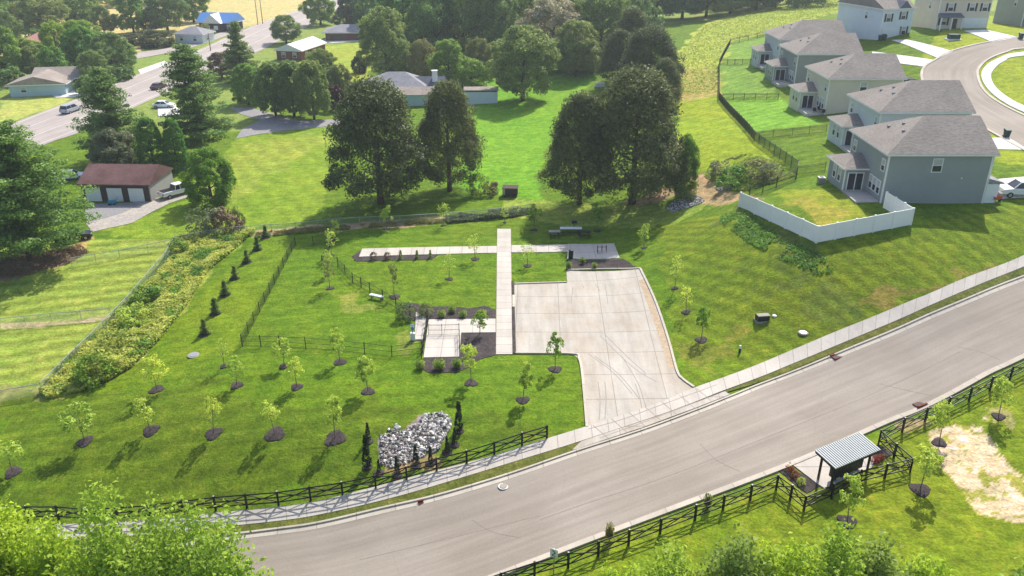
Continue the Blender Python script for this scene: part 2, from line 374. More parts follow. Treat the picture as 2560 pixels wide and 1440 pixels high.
region([(1960,500),(2090,520),(2110,550),(2030,570)], (.26,.23,.045), jit=2, w=.4)
region([(1690,860),(1820,830),(1900,880),(1760,965),(1700,930)], (.19,.19,.03), jit=2.5, w=.5, holes=.4)
region([(2000,590),(2060,600),(2080,680),(1960,650),(1820,560),(1810,520),(1850,525)], (.075,.12,.03), jit=2.5, w=.6, holes=.42)
region([(1850,640),(2080,660),(2180,800),(2060,840),(1900,720)], (.08,.14,.02), (0,0,1.5), 2.5, .6, .47)
region([(2150,760),(2330,700),(2480,640),(2480,650),(2330,715),(2160,775)], (.25,.17,.06), jit=1.2, w=.4)
region([(1740,440),(1770,430),(1830,480),(1900,500),(1780,510),(1700,480),(1640,510),(1590,520),(1560,505)], (.40,.29,.16), jit=1, w=.75)
region([(640,580),(740,565),(1000,555),(1100,545),(1130,550),(1060,566),(840,578),(640,592)], (.42,.32,.18), jit=1, w=.8)
region([(1120,545),(1280,527),(1290,536),(1140,556)], (.22,.24,.07), jit=1, w=.8)
region([(60,640),(200,610),(225,630),(180,655),(60,690),(-80,700),(-80,650)], (.22,.16,.10), jit=1.2, w=.85)
region([(180,600),(225,590),(232,612),(200,628)], (.38,.30,.11), jit=.8, w=.8)
region([(0,808),(275,790),(285,797),(0,823)], (.42,.38,.20), jit=.15, w=.8)
weedy = [(440,605),(470,592),(640,580),(600,612),(520,680),(470,760),(400,850),(330,920),(250,965),(120,1000),(100,985),(130,945),(310,770),(430,650)]
region(weedy, (.24,.32,.05), jit=1, w=.8)
region([(200,950),(330,920),(420,830),(470,780),(640,600),(740,595),(600,870),(450,920),(150,1010)], (.108,.20,.007), (0,.8,0), .6)
region([(0,1000),(400,960),(900,1010),(1465,1070),(1460,1080),(900,1240),(0,1320)], (.082,.148,.008), (1,0,0), 3, .8)  # lower lawn: shade of the slope facing off the sun, put into the tint
region([(860,730),(920,750),(930,790),(870,780)], (.26,.28,.06), jit=2.2, w=.45)
region([(1000,820),(1040,830),(1035,880),(1000,870)], (.24,.24,.06), jit=2, w=.35)
region([(1940,1190),(2600,900),(3000,900),(3000,1800),(1000,1800),(1250,1480)], (.145,.225,.010), (0,0,.8), 1)
straw = [(2350,1060),(2440,1030),(2490,1090),(2560,1180),(2700,1280),(2700,1420),(2560,1330),(2480,1270),(2400,1170)]
region(straw, (.30,.33,.06), jit=3, w=.8); region(straw, (.58,.50,.30), jit=2.6, w=.85, holes=.40)
region([(2440,1000),(2520,1010),(2560,1060),(2480,1060)], (.40,.36,.18), jit=1.8, w=.5, holes=.4)
region([(2240,1060),(2300,1040),(2340,1050),(2270,1080)], (.34,.26,.14), jit=.6, w=.6)
region([(1740,1225),(1850,1240),(1840,1290),(1690,1340),(1560,1440),(1700,1440)], (.14,.24,.012), jit=1, w=.5)
region([(1010,1140),(1110,1140),(1090,1185),(960,1190)], (.36,.25,.12), jit=.8, w=.6); region([(952,1160),(950,1090),(1010,1078),(1060,1035),(1130,1048),(1108,1100),(1050,1145),(975,1172)], (.22,.20,.18), jit=.3)
def big_sheet():
    me = bpy.data.meshes.new('ground'); n = nr * nc
    me.vertices.add(n); me.vertices.foreach_set('co', np.stack([GX, GY, GZ], -1).reshape(-1).astype('f'))
    idx = np.arange(n).reshape(nr, nc); q = np.stack([idx[:-1,:-1], idx[:-1,1:], idx[1:,1:], idx[1:,:-1]], -1).reshape(-1, 4)
    me.loops.add(len(q) * 4); me.loops.foreach_set('vertex_index', q.reshape(-1).astype('i'))
    me.polygons.add(len(q)); me.polygons.foreach_set('loop_start', np.arange(0, len(q) * 4, 4, dtype='i'))
    me.update(calc_edges=True); me.validate()
    me.polygons.foreach_set('use_smooth', np.ones(len(q), bool))
    for nm, arr in (('tint', tint), ('stripe', stripe)):
        a = me.attributes.new(nm, 'FLOAT_COLOR', 'POINT')
        a.data.foreach_set('color', np.concatenate([arr, np.ones((nr, nc, 1))], -1).reshape(-1).astype('f'))
    return me
def grass_mat(name, tinted=True, col=(.12,.2,.015)):
    m, nt, b = base_mat(name, col, .9, 0, .1)
    pos = N(nt, 'ShaderNodeNewGeometry').outputs['Position']
    if tinted:
        c = N(nt, 'ShaderNodeAttribute', attribute_name='tint').outputs['Color']
        sp = N(nt, 'ShaderNodeSeparateColor'); L(nt, N(nt, 'ShaderNodeAttribute', attribute_name='stripe').outputs['Color'], sp.inputs[0])
        wob = noise_n(nt, pos, .12, 2)
        def str_(ax, ay, k, out, amp, wv=6):
            d = N(nt, 'ShaderNodeVectorMath', operation='DOT_PRODUCT'); L(nt, pos, d.inputs[0]); d.inputs[1].default_value = (ax, ay, 0)
            s = math_n(nt, 'SINE', math_n(nt, 'ADD', math_n(nt, 'MULTIPLY', d.outputs['Value'], k), math_n(nt, 'MULTIPLY', wob, wv)))
            return math_n(nt, 'MULTIPLY', math_n(nt, 'MULTIPLY', s, amp), out)
        s1 = str_(-.22, .97, 2.6, sp.outputs[0], .13); s2 = str_(.86, .5, 1.9, sp.outputs[1], .09); s3 = str_(.82, .57, 3.6, sp.outputs[2], .11, 5)
        fac = math_n(nt, 'ADD', math_n(nt, 'ADD', s1, 1.0), math_n(nt, 'ADD', s2, s3)); c = scalec(nt, c, fac)
    else: c = mixc(nt, 0.0, col, col)
    n0 = noise_n(nt, pos, .045, 4, .6); n1 = noise_n(nt, pos, .35, 4, .65); n2 = noise_n(nt, pos, 1.1, 5, .75); n3 = noise_n(nt, pos, 4.2, 3, .75)
    mp = N(nt, 'ShaderNodeMapping'); L(nt, pos, mp.inputs[0]); mp.inputs['Scale'].default_value = (.25, 2.2, 1); mp.inputs['Rotation'].default_value = (0, 0, .15)
    n4 = noise_n(nt, mp.outputs[0], .9, 3, .6)
    yel = N(nt, 'ShaderNodeVectorMath', operation='MULTIPLY'); L(nt, c, yel.inputs[0]); yel.inputs[1].default_value = (1.38, 1.03, 1.15)
    c = mixc(nt, remap(nt, math_n(nt, 'ADD', math_n(nt, 'MULTIPLY', n0, .55), math_n(nt, 'MULTIPLY', n1, .45)), .38, .66, 0, 1), c, yel.outputs[0])
    brn = N(nt, 'ShaderNodeVectorMath', operation='MULTIPLY'); L(nt, c, brn.inputs[0]); brn.inputs[1].default_value = (1.25, .78, 1.9)
    c = mixc(nt, remap(nt, n2, .54, .7, 0, .8), c, brn.outputs[0])
    c = scalec(nt, c, remap(nt, n1, .3, .7, .86, 1.12)); c = scalec(nt, c, remap(nt, n2, .3, .7, .62, 1.36))
    c = scalec(nt, c, remap(nt, n3, .3, .7, .68, 1.32)); c = scalec(nt, c, remap(nt, n4, .3, .7, .82, 1.16))
    L(nt, c, b.inputs['Base Color'])
    bump(nt, b, math_n(nt, 'ADD', n3, n2), .8, .12); return m
M['ground'] = grass_mat('grass_ground'); M['verge'] = grass_mat('verge_grass', False, (.10,.13,.022))
me = big_sheet(); me.materials.append(M['ground'])
tag(link('ground', me), kind='structure')
# ---------------------------------------------------------------- draped sheets and strips
def resample(pts, step):
    out = [Vector(pts[0])]
    for a, b in zip(pts[:-1], pts[1:]):
        a = Vector(a); b = Vector(b); n = max(1, int((b - a).length / step))
        for k in range(1, n + 1): out.append(a.lerp(b, k / n))
    return out
def smooth_line(pts, n):
    """Catmull-Rom through world xy points, n samples by arc length"""
    p = [np.array(q[:2], float) for q in pts]; p = [2 * p[0] - p[1]] + p + [2 * p[-1] - p[-2]]; o = []
    for i in range(1, len(p) - 2):
        for t in np.linspace(0, 1, 12, endpoint=False):
            o.append(.5 * ((2 * p[i]) + (-p[i-1] + p[i+1]) * t + (2*p[i-1] - 5*p[i] + 4*p[i+1] - p[i+2]) * t*t + (-p[i-1] + 3*p[i] - 3*p[i+1] + p[i+2]) * t**3))
    o.append(p[-2]); o = np.array(o); d = np.concatenate([[0], np.cumsum(np.linalg.norm(np.diff(o, axis=0), axis=1))])
    s = np.linspace(0, d[-1], n); return np.stack([np.interp(s, d, o[:, 0]), np.interp(s, d, o[:, 1])], 1), s
def sheet(name, pxs, mat, lift, step=1.0, thick=.12, world=False, parent=None, kind='structure', wob=0):
    pts = [Vector(q[:2]) for q in (pxs if world else [P(*q) for q in pxs])]
    if sum((pts[i-1].x * pts[i].y - pts[i].x * pts[i-1].y) for i in range(len(pts))) < 0: pts.reverse()
    ring = resample(pts + [pts[0]], step)[:-1]
    if wob: ring = [q + Vector((random.uniform(-wob, wob), random.uniform(-wob, wob))) for q in ring]
    n = len(ring); x = np.array([q.x for q in ring]); y = np.array([q.y for q in ring])
    gx, gy = np.meshgrid(np.arange(x.min(), x.max(), step), np.arange(y.min(), y.max(), step)); gx = gx.ravel() + .013; gy = gy.ravel() + .017
    if len(gx): m = inpoly(gx, gy, list(zip(x, y))); inner = [Vector((a, b)) for a, b in zip(gx[m], gy[m])]
    else: inner = []
    vs, es, fs, ov, oe, of = delaunay_2d_cdt(ring + inner, [(i, (i + 1) % n) for i in range(n)], [], 1, 1e-5)
    vx = np.array([v.x for v in vs]); vy = np.array([v.y for v in vs]); vz = TA(vx, vy) + lift
    V = list(zip(vx, vy, vz)); Fc = [tuple(f) for f in fs]; b = len(V)
    from collections import Counter
    cnt = Counter()
    for f in Fc:
        for i in range(len(f)): cnt[tuple(sorted((f[i], f[(i+1) % len(f)])))] += 1
    low = {}
    for f in list(Fc):
        for i in range(len(f)):
            a, c = f[i], f[(i+1) % len(f)]
            if cnt[tuple(sorted((a, c)))] == 1:
                for k in (a, c):
                    if k not in low: low[k] = len(V); V.append((V[k][0], V[k][1], V[k][2] - thick - lift))
                Fc.append((c, a, low[a], low[c]))
    me = bpy.data.meshes.new(name); me.from_pydata(V, [], Fc); me.materials.append(mat)
    o = link(name, me, parent)
    if parent is None and kind: o['kind'] = kind
    return o
def strip(name, A, B, mat, lift, n=120, m=6, thick=.12, world=False, parent=None, kind='structure'):
    """surface between two lines of photo points draped on the terrain; uv = metres along, across"""
    a, sa = smooth_line(A if world else [P(*q) for q in A], n); b, sb = smooth_line(B if world else [P(*q) for q in B], n)
    t = np.linspace(0, 1, m + 1); X = a[:, None, 0] * (1 - t) + b[:, None, 0] * t; Y = a[:, None, 1] * (1 - t) + b[:, None, 1] * t
    Z = TA(X, Y) + lift; V = np.stack([X, Y, Z], -1).reshape(-1, 3).tolist(); k = m + 1
    wd = np.linalg.norm(a - b, axis=1).mean(); uvv = [(sa[i], t[j] * wd) for i in range(n) for j in range(k)]
    Fc = [(i*k+j, (i+1)*k+j, (i+1)*k+j+1, i*k+j+1) for i in range(n-1) for j in range(m)]
    for j, fl in ((0, 0), (m, 1)):
        bs = len(V); V += [[V[i*k+j][0], V[i*k+j][1], V[i*k+j][2] - thick] for i in range(n)]; uvv += [uvv[i*k+j] for i in range(n)]
        Fc += [(i*k+j, bs+i, bs+i+1, (i+1)*k+j) if not fl else (i*k+j, (i+1)*k+j, bs+i+1, bs+i) for i in range(n-1)]
    me = bpy.data.meshes.new(name); me.from_pydata(V, [], Fc); me.materials.append(mat)
    uv = me.uv_layers.new(name='UVMap'); vi = np.empty(len(me.loops), 'i'); me.loops.foreach_get('vertex_index', vi)
    uv.data.foreach_set('uv', np.array(uvv, 'f')[vi].reshape(-1))
    bm = bmesh.new(); bm.from_mesh(me); bmesh.ops.recalc_face_normals(bm, faces=bm.faces); bm.to_mesh(me); bm.free()
    o = link(name, me, parent)
    if parent is None and kind: o['kind'] = kind
    return o
def offset_line(pts, d):
    p, s = smooth_line(pts, 60); t = np.gradient(p, axis=0); t /= np.linalg.norm(t, axis=1)[:, None]
    return (p + np.stack([-t[:, 1], t[:, 0]], 1) * d).tolist()
# street in front of the park
kerbA = [(-500,1395),(0,1382),(400,1362),(700,1325),(800,1310),(950,1275),(1100,1240),(1280,1186),(1440,1131),(1605,1078),(1740,1028),(1830,992),(1920,956),(2107,881),(2290,804),(2420,749),(2560,693),(2800,590)]
kerbB = [(-500,1800),(0,1760),(450,1690),(900,1570),(1280,1427),(1560,1320),(1920,1185),(2200,1065),(2300,1025),(2380,985),(2480,930),(2560,893),(2850,750)]
roadA = [P(*q) for q in kerbA]; roadB = [P(*q) for q in kerbB]
strip('road', kerbA, kerbB, M['asphalt'], .03, 200, 10, .05)
# kerbs (gutter + raised kerb)
strip('gutter', roadA, offset_line(roadA, -.42), M['kerb'], .045, 200, 1, .05, world=True)
strip('kerb', offset_line(roadA, .16), roadA, M['kerb'], .15, 200, 1, .2, world=True)
strip('kerb', roadB, offset_line(roadB, -.18), M['kerb'], .15, 200, 1, .2, world=True)
strip('gutter', offset_line(roadB, .35), roadB, M['kerb'], .045, 200, 1, .05, world=True)
# pavement along the park
walkU = [(-400,1325),(0,1318),(215,1311),(345,1303),(650,1274),(800,1254),(1000,1203),(1200,1151),(1300,1120),(1465,1069),(1640,1012),(1740,970),(1920,903),(2052,847),(2170,799),(2270,757),(2355,722),(2560,640),(2800,540)]
walkD = [(-400,1362),(0,1356),(215,1349),(345,1341),(660,1309),(800,1289),(1000,1242),(1170,1192),(1330,1143),(1465,1101),(1640,1043),(1740,1006),(1810,978),(1920,937),(1995,906),(2170,833),(2295,779),(2415,727),(2560,668),(2800,565)]
strip('pavement', walkU, walkD, M['walk'], .13, 240, 2, .15)
strip('verge', [(-400,1362),(0,1356),(345,1341),(660,1309),(800,1289),(1000,1242),(1170,1192),(1330,1143),(1455,1106)],
      [(-400,1390),(0,1378),(400,1358),(700,1321),(800,1306),(950,1271),(1100,1236),(1280,1182),(1436,1128)], M['verge'], .10, 160, 3, .1)
strip('verge', [(1812,979),(1920,938),(1995,907),(2170,834),(2295,780),(2415,728),(2560,669),(2800,566)], [(1814,983),(1920,950),(2020,910),(2107,875),(2290,798),(2420,743),(2560,687),(2800,584)], M['verge'], .10, 120, 2, .1)
# parking lot and its drive
lot = [(1286,712),(1418,708),(1416,678),(1600,673),(1640,760),(1670,850),(1692,930),(1704,950),(1728,969),(1745,973),(1640,1019),(1465,1070),(1458,980),(1452,920),(1446,898),(1432,886),(1288,883)]
sheet('parking_lot', lot, M['lot'], .05, 1.0, .1)
sheet('driveway_apron', [(1452,1107),(1466,1102),(1640,1045),(1740,1008),(1812,981),(1824,989),(1740,1022),(1605,1072),(1442,1126),(1430,1128)], M['lot'], .135, .8, .1)
def kerb_line(name, pts, wd, lift, mat=None, thick=.2, parent=None):
    w_ = [P(*q) for q in pts]; h = wd / 2
    return strip(name, offset_line(w_, h), offset_line(w_, -h), mat or M['kerb'], lift, max(8, len(pts) * 10), 1, thick, world=True, parent=parent)
kerb_line('kerb', [(1600,672),(1640,759),(1670,848),(1692,928),(1706,949),(1735,970)], .22, .17)
kerb_line('kerb', [(1288,884),(1432,886),(1447,898),(1454,925),(1460,985),(1467,1069)], .22, .17)
kerb_line('mulch_bed', [(1283,770),(1284,820),(1286,886)], .34, .1, M['mulch'])
kerb_line('mulch_bed', [(1281,704),(1282,736)], .28, .1, M['mulch'])
kerb_line('kerb', [(1418,676),(1510,674),(1600,672)], .16, .17); kerb_line('kerb', [(1286,711),(1350,709),(1417,707)], .16, .17)
tyre, ntt, bt = base_mat('tyre_mark', (.26,.245,.23), .9)
for c in ([(1500,840),(1540,880),(1590,925),(1640,955)], [(1510,835),(1560,885),(1615,935)], [(1470,885),(1530,930),(1580,985)], [(1485,890),(1545,935),(1600,1000)],
          [(1495,955),(1500,1000),(1498,1050)], [(1512,955),(1515,1000),(1512,1050)], [(1560,900),(1595,960),(1615,1020)], [(1432,720),(1428,760)], [(1455,712),(1460,722)], [(1488,712),(1500,728)], [(1512,712),(1520,760)], [(1588,960),(1600,1000),(1608,1040)]):
    kerb_line('tyre_mark', c, .07, .056, tyre, .004)
for c in ([(2395,868),(2450,880),(2500,901)], [(1350,1300),(1700,1180),(2050,1040),(2400,880)], [(900,1400),(1150,1340),(1350,1290)], [(1750,1110),(1790,1150),(1850,1180)], [(2200,960),(2260,975),(2330,990)], [(1180,1300),(1230,1330),(1300,1345)]):
    kerb_line('road_crack', c, .045, .036, noisy('crack_seal', (.215,.185,.16), .2, 2), .004)
jm = noisy('open_joint', (.27,.23,.19), .2, 2)
for c in ([(1470,1076),(1560,1050),(1640,1020),(1750,980),(1790,965)], [(1500,1098),(1600,1062),(1700,1024),(1800,986)]) + tuple([(x, y), (x + 43, y + 37)] for x, y in ((1482,1066),(1528,1050),(1572,1034),(1612,1020),(1652,1006),(1697,990),(1742,975))):
    kerb_line('joint', c, .05, .142, jm, .004)
kerb_line('mud_stain', [(1604,700),(1630,770),(1662,860),(1680,920)], .7, .056, noisy('mud_stain', (.40,.30,.20), .2, 3), .004)
# paths
def path(pts4, n=30): strip('path', [pts4[0], pts4[3]], [pts4[1], pts4[2]], M['walk'], .08, n, 2, .1)
path([(1243,573),(1277,573),(1281,887),(1240,887)], 40)
def path_h(a, b, c, d, n=40): strip('path', [a, b], [d, c], M['walk'], .08, n, 2, .1)
path_h((905,623), (1242,616), (1242,633), (897,643))
path_h((1278,614), (1420,612), (1420,630), (1278,632))
sheet('patio', [(1420,611),(1535,609),(1549,646),(1418,647)], M['slab'], .08, .7, .1)
sheet('patio', [(1072,800),(1239,798),(1239,832),(1153,833),(1149,893),(1059,895)], M['slab'], .08, .6, .1)
sheet('patio', [(1040,783),(1070,799),(1060,851),(1037,851)], M['slab'], .14, .5, .15)
sheet('path', [(1281,738),(1287,738),(1287,768),(1281,768)], M['slab'], .085, .4, .1)
# mulch beds
for bed in ([(1003,768),(1012,757),(1035,758),(1075,768),(1130,766),(1170,772),(1210,765),(1239,775),(1239,797),(1072,799),(1040,782),(1036,803),(1010,801)],
            [(1153,834),(1239,833),(1239,888),(1195,900),(1175,918),(1140,932),(1068,932),(1048,915),(1060,897),(1150,894)],
            [(880,642),(903,626),(898,644),(1095,637),(1080,650),(890,654)], [(1416,650),(1558,648),(1594,671),(1416,675)],
            [(1940,1175),(1968,1163),(2050,1215),(2016,1235)], [(2168,1120),(2195,1112),(2235,1135),(2190,1160),(2150,1175)]):
    tag(sheet('mulch_bed', bed, M['mulch'], .05, .4, .06, kind=None, wob=.06), kind='structure')
# highway, side streets, driveways
hwL = [(-400,465),(-80,352),(0,322),(215,239),(335,190),(490,128),(640,62),(760,20),(850,-20)]
hwR = [(-400,640),(-80,450),(125,357),(207,328),(400,240),(530,180),(655,125),(770,66),(850,18),(915,-20)]
strip('highway', hwL, hwR, M['highway'], .10, 160, 10, .1)
lm = base_mat('lane_paint', (.50,.47,.42), .8)[0]
wl, wr = [smooth_line([P(*q) for q in s_], 200)[0] for s_ in (hwL, hwR)]
for t_, dash in ((.06, 0), (.94, 0), (.34, 0), (.66, 0)):
    c = wl * (1 - t_) + wr * t_
    strip('lane_marking', offset_line(c[::4].tolist(), .14), offset_line(c[::4].tolist(), -.14), lm, .12, 160, 1, .01, world=True)
sheet('side_road', [(325,136),(440,117),(520,92),(600,66),(612,72),(530,103),(450,128),(330,150)], M['highway'], .12, 3, .1)
sheet('side_road', [(345,176),(412,153),(420,160),(352,186)], M['drive'], .12, 2, .1)
sheet('driveway', [(130,238),(160,226),(228,224),(236,232),(190,244),(140,245)], M['drive'], .12, 2, .1)
sheet('driveway', [(395,265),(440,262),(440,268),(470,290),(395,292)], M['drive'], .12, 2, .1)
sheet('driveway', [(590,347),(604,325),(650,300),(600,285),(575,270),(620,268),(650,276),(700,290),(745,302),(880,297),(884,309),(800,318),(720,326),(640,337)], M['asphalt_old'], .06, 1.5, .1)
sheet('driveway', [(800,103),(830,95),(925,93),(925,102),(830,108)], M['drive'], .12, 2, .1)
sheet('driveway', [(212,512),(330,507),(410,492),(462,478),(478,490),(425,508),(380,530),(330,558),(232,580),(215,560)], M['gravel'], .05, 1, .1)
sheet('driveway', [(213,513),(330,508),(352,512),(300,535),(232,555),(214,545)], M['asphalt_old'], .07, 1, .1)
r2o = [(2850,92),(2560,94),(2480,105),(2380,129),(2345,148),(2317,165),(2307,183),(2312,210),(2335,238),(2412,290),(2502,342),(2600,395),(2800,500)]
r2i = [(2850,112),(2560,121),(2520,128),(2470,147),(2444,171),(2441,192),(2455,225),(2490,255),(2560,291),(2700,350),(2900,430)]
strip('road', r2o, r2i, M['asphalt'], .06, 160, 10, .1)
w2o = [P(*q) for q in r2o]; w2i = [P(*q) for q in r2i]
strip('kerb', w2o, offset_line(w2o, -.4), M['kerb'], .16, 160, 1, .2, world=True); strip('kerb', w2i, offset_line(w2i, .4), M['kerb'], .16, 160, 1, .2, world=True)
strip('pavement', [(2850,120),(2560,131),(2500,145),(2465,165),(2453,190),(2468,222),(2505,254),(2560,282),(2700,340)], [(2850,128),(2560,140),(2512,153),(2488,170),(2477,190),(2488,218),(2525,248),(2570,270),(2700,325)], M['drive'], .13, 100, 2, .15)
for d in ([(2230,101),(2267,100),(2382,129),(2346,147)], [(2180,130),(2245,138),(2335,151),(2312,168),(2180,152)], [(2410,78),(2460,75),(2548,95),(2480,106)],
          [(2438,455),(2600,440),(2600,492),(2440,501)], [(2455,347),(2520,345),(2570,376),(2465,374)]):
    sheet('driveway', d, M['drive'], .10, 1.5, .1)
# ---------------------------------------------------------------- vegetation meshes
def leaf_mesh(name, cen, nor, size, shade, mat, aspect=.6):
    """one small rhombic leaf face per centre; shade is stored per face corner point"""
    n = len(cen); rs = np.random.RandomState(n); t = rs.randn(n, 3); nor = nor / (np.linalg.norm(nor, axis=1)[:, None] + 1e-9)
    u = np.cross(nor, t); u /= np.linalg.norm(u, axis=1)[:, None] + 1e-9; v = np.cross(nor, u)
    s = size[:, None]; bend = nor * s * .18
    q = np.stack([cen - u * s * .5, cen - v * s * .5 * aspect + bend, cen + u * s * .5, cen + v * s * .5 * aspect + bend], 1)
    me = bpy.data.meshes.new(name); me.vertices.add(4 * n); me.vertices.foreach_set('co', q.reshape(-1).astype('f'))
    me.loops.add(4 * n); me.loops.foreach_set('vertex_index', np.arange(4 * n, dtype='i'))
    me.polygons.add(n); me.polygons.foreach_set('loop_start', np.arange(0, 4 * n, 4, dtype='i')); me.update(calc_edges=True)
    a = me.attributes.new('shade', 'FLOAT', 'POINT'); a.data.foreach_set('value', np.repeat(np.clip(shade, 0, 1), 4).astype('f'))
    me.materials.append(mat); return me
def sphere_dirs(rs, n):
    d = rs.randn(n, 3); return d / np.linalg.norm(d, axis=1)[:, None]
def profile(kind, t):
    if kind == 'round': return np.sqrt(np.clip(1 - (2 * t - .9) ** 2 / 1.25, 0, 1)) * (1 - .15 * t)
    if kind == 'cedar': return np.clip(np.minimum((t + .06) * 5.5, 1), 0, 1) * np.sqrt(np.clip(1 - t ** 2.0, 0, 1)) * (1 - .22 * t)
    if kind == 'cone': return np.clip(np.minimum((t + .05) * 8, 1), 0, 1) * (1 - t) ** .8
    if kind == 'column': return np.clip(np.minimum((t + .03) * 12, 1), 0, 1) * np.sqrt(np.clip(1 - t ** 3, 0, 1))
    if kind == 'pear': return np.sqrt(np.clip(1 - (2 * t - .85) ** 2 / 1.35, 0, 1))
def crown(kind, h, r, z0, nclump, nleaf, lsize, seed, rc=None, lobes=.22, up=.35, hollow=.5):
    """crown of leaf clusters: height h above z0, radius r; returns centres, normals, sizes, shade"""
    rs = np.random.RandomState(seed); t = np.clip(rs.beta(1.15, 1.15, nclump), 0.01, .985); a = rs.rand(nclump) * 2 * PI
    ph = rs.rand(6) * 6.28
    lob = 1 + lobes * (np.sin(3 * a + ph[0] + 4 * t) * .5 + np.sin(5 * a + ph[1] - 7 * t) * .3 + np.sin(2 * a + ph[2] + 9 * t) * .4)
    rr = profile(kind, t) * r * lob * (hollow + (1 - hollow) * rs.rand(nclump) ** .45)
    rc = rc or r * .2; cs = np.stack([np.cos(a) * rr, np.sin(a) * rr, z0 + t * h], 1)
    csz = rc * (.55 + .9 * rs.rand(nclump)); csh = rs.rand(nclump)
    k = rs.randint(0, nclump, nleaf); d = sphere_dirs(rs, nleaf); out = cs[k] * np.array([1, 1, 0]); out /= np.linalg.norm(out, axis=1)[:, None] + 1e-6
    d = d + out * .45 + np.array([0, 0, up]); d /= np.linalg.norm(d, axis=1)[:, None]
    cen = cs[k] + d * (csz[k] * (.45 + .6 * rs.rand(nleaf)))[:, None] * np.array([1, 1, .8])
    cen[:, 2] = np.maximum(cen[:, 2], .02); nor = d + rs.randn(nleaf, 3) * .55
    return cen, nor, lsize * (.7 + .7 * rs.rand(nleaf)), .08 + .38 * csh[k] + .55 * rs.rand(nleaf) ** 1.6 + .25 * np.clip(nor[:, 2], 0, 1) * rs.rand(nleaf)  # upward leaves coloured lighter, as if lit from above; random bright ones mimic highlights
def pine_pts(h, r, z0, whorls, per, tuft, nleaf, lsize, seed, rise=.15, shape=.75):
    rs = np.random.RandomState(seed); cs = []; cz = []
    for i in range(whorls):
        t = (i + .5) / whorls; L_ = r * (1 - t) ** shape * min(1, (t + .12) * 6)
        for j in range(per):
            a = rs.rand() * 6.28; l = L_ * (.65 + .45 * rs.rand()); z = z0 + h * (t + rs.uniform(-.5, .5) / whorls)
            n = max(2, int(l / (tuft * .9)) + 1)
            for k in range(n):
                q = (k + .6) / n; side = rs.uniform(-.35, .35) * l * q
                cs.append((math.cos(a) * l * q - math.sin(a) * side, math.sin(a) * l * q + math.cos(a) * side, z + l * rise * q * q * 2 - l * .1 * q)); cz.append(tuft * (.7 + .6 * rs.rand()))
    cs = np.array(cs); cz = np.array(cz); k = rs.randint(0, len(cs), nleaf); d = sphere_dirs(rs, nleaf)
    cen = cs[k] + d * cz[k][:, None] * np.array([1, 1, .45]) * (.4 + .6 * rs.rand(nleaf))[:, None]
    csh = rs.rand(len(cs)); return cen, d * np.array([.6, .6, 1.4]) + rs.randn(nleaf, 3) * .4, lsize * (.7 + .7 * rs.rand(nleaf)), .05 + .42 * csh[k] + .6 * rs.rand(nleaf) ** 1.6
def trunk_mb(h, r, limbs=5, seed=0, reach=.5, spread=3.0):
    rs = random.Random(seed); m = MB(); lean = rs.uniform(-.02, .02) * h
    m.tube([(0,0,-.4),(0,0,.15*h),(lean,lean*.5,.5*h),(lean*1.5,lean,.92*h)], [r*1.35,r,r*.7,r*.15], 8)
    for i in range(limbs):
        a = i * 2.4 + rs.random(); z = h * (.3 + .45 * i / max(1, limbs)); l = spread * (.6 + .5 * rs.random())
        m.tube([(0,0,z),(math.cos(a)*l*.5,math.sin(a)*l*.5,z+l*.3),(math.cos(a)*l,math.sin(a)*l,z+l*.75)], [r*.45,r*.28,r*.08], 6)
    return m
PROTO = {}
def proto(key, fn):
    if key not in PROTO: PROTO[key] = fn()
    return PROTO[key]
TK = {  # kind: (material, trunk material, shape, height, radius, crown start, clumps, leaves, leaf size, hollow)
 'cedar':  ('cedar','trunk','cedar',17,7.6,.12,300,34000,.34),
 'dark':   ('dark','trunk','round',14,6.5,.14,150,24000,.42),
 'green':  ('green','trunk','round',14,6.5,.10,120,20000,.50),
 'bright': ('bright','trunk','round',9,5,.04,110,20000,.34),
 'grey':   ('grey','trunk','round',9,5.5,.05,110,18000,.38),
 'olive':  ('olive','trunk','round',9,5.5,.05,110,16000,.42),
 'pear':   ('dark','trunk','pear',11.5,4.2,.14,170,24000,.34),
 'maroon': ('maroon','trunk','round',5,3,.12,60,8000,.32),
 'bloom':  ('bloom','trunk','round',16,8,.1,150,22000,.5),
 'bushc':  ('cedar','trunk','round',6,5,.0,80,12000,.4),
 'arbor':  ('green','trunk','column',8.5,1.9,.01,220,20000,.2),
 'conifer':('cedar','trunk','cone',13,5,.03,220,22000,.36),
}
def tree_proto(kind, var):
    mt, tm, shp, h, r, z0, nc_, nl, ls = TK[kind]; seed = abs(hash((nl, var))) % 9999 if False else nl % 97 + var * 13
    tight = kind in ('arbor', 'pear')
    c = crown(shp, h * (1 - z0), r * (.92 if tight else .86), h * z0, nc_ * (2 if tight else 1), nl, ls, seed, rc=r * (.16 if tight else .2), lobes=.07 if tight else (.22 if kind == 'cedar' else .34), hollow=.8 if tight else .5)
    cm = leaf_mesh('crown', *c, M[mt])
    tb = trunk_mb(h * .9, r * .045 + .08, 6, seed, spread=r * .6); tm_o = tb.build('trunk', M[tm], None, True); tmesh = tm_o.data; bpy.data.objects.remove(tm_o)
    return cm, tmesh, h, r
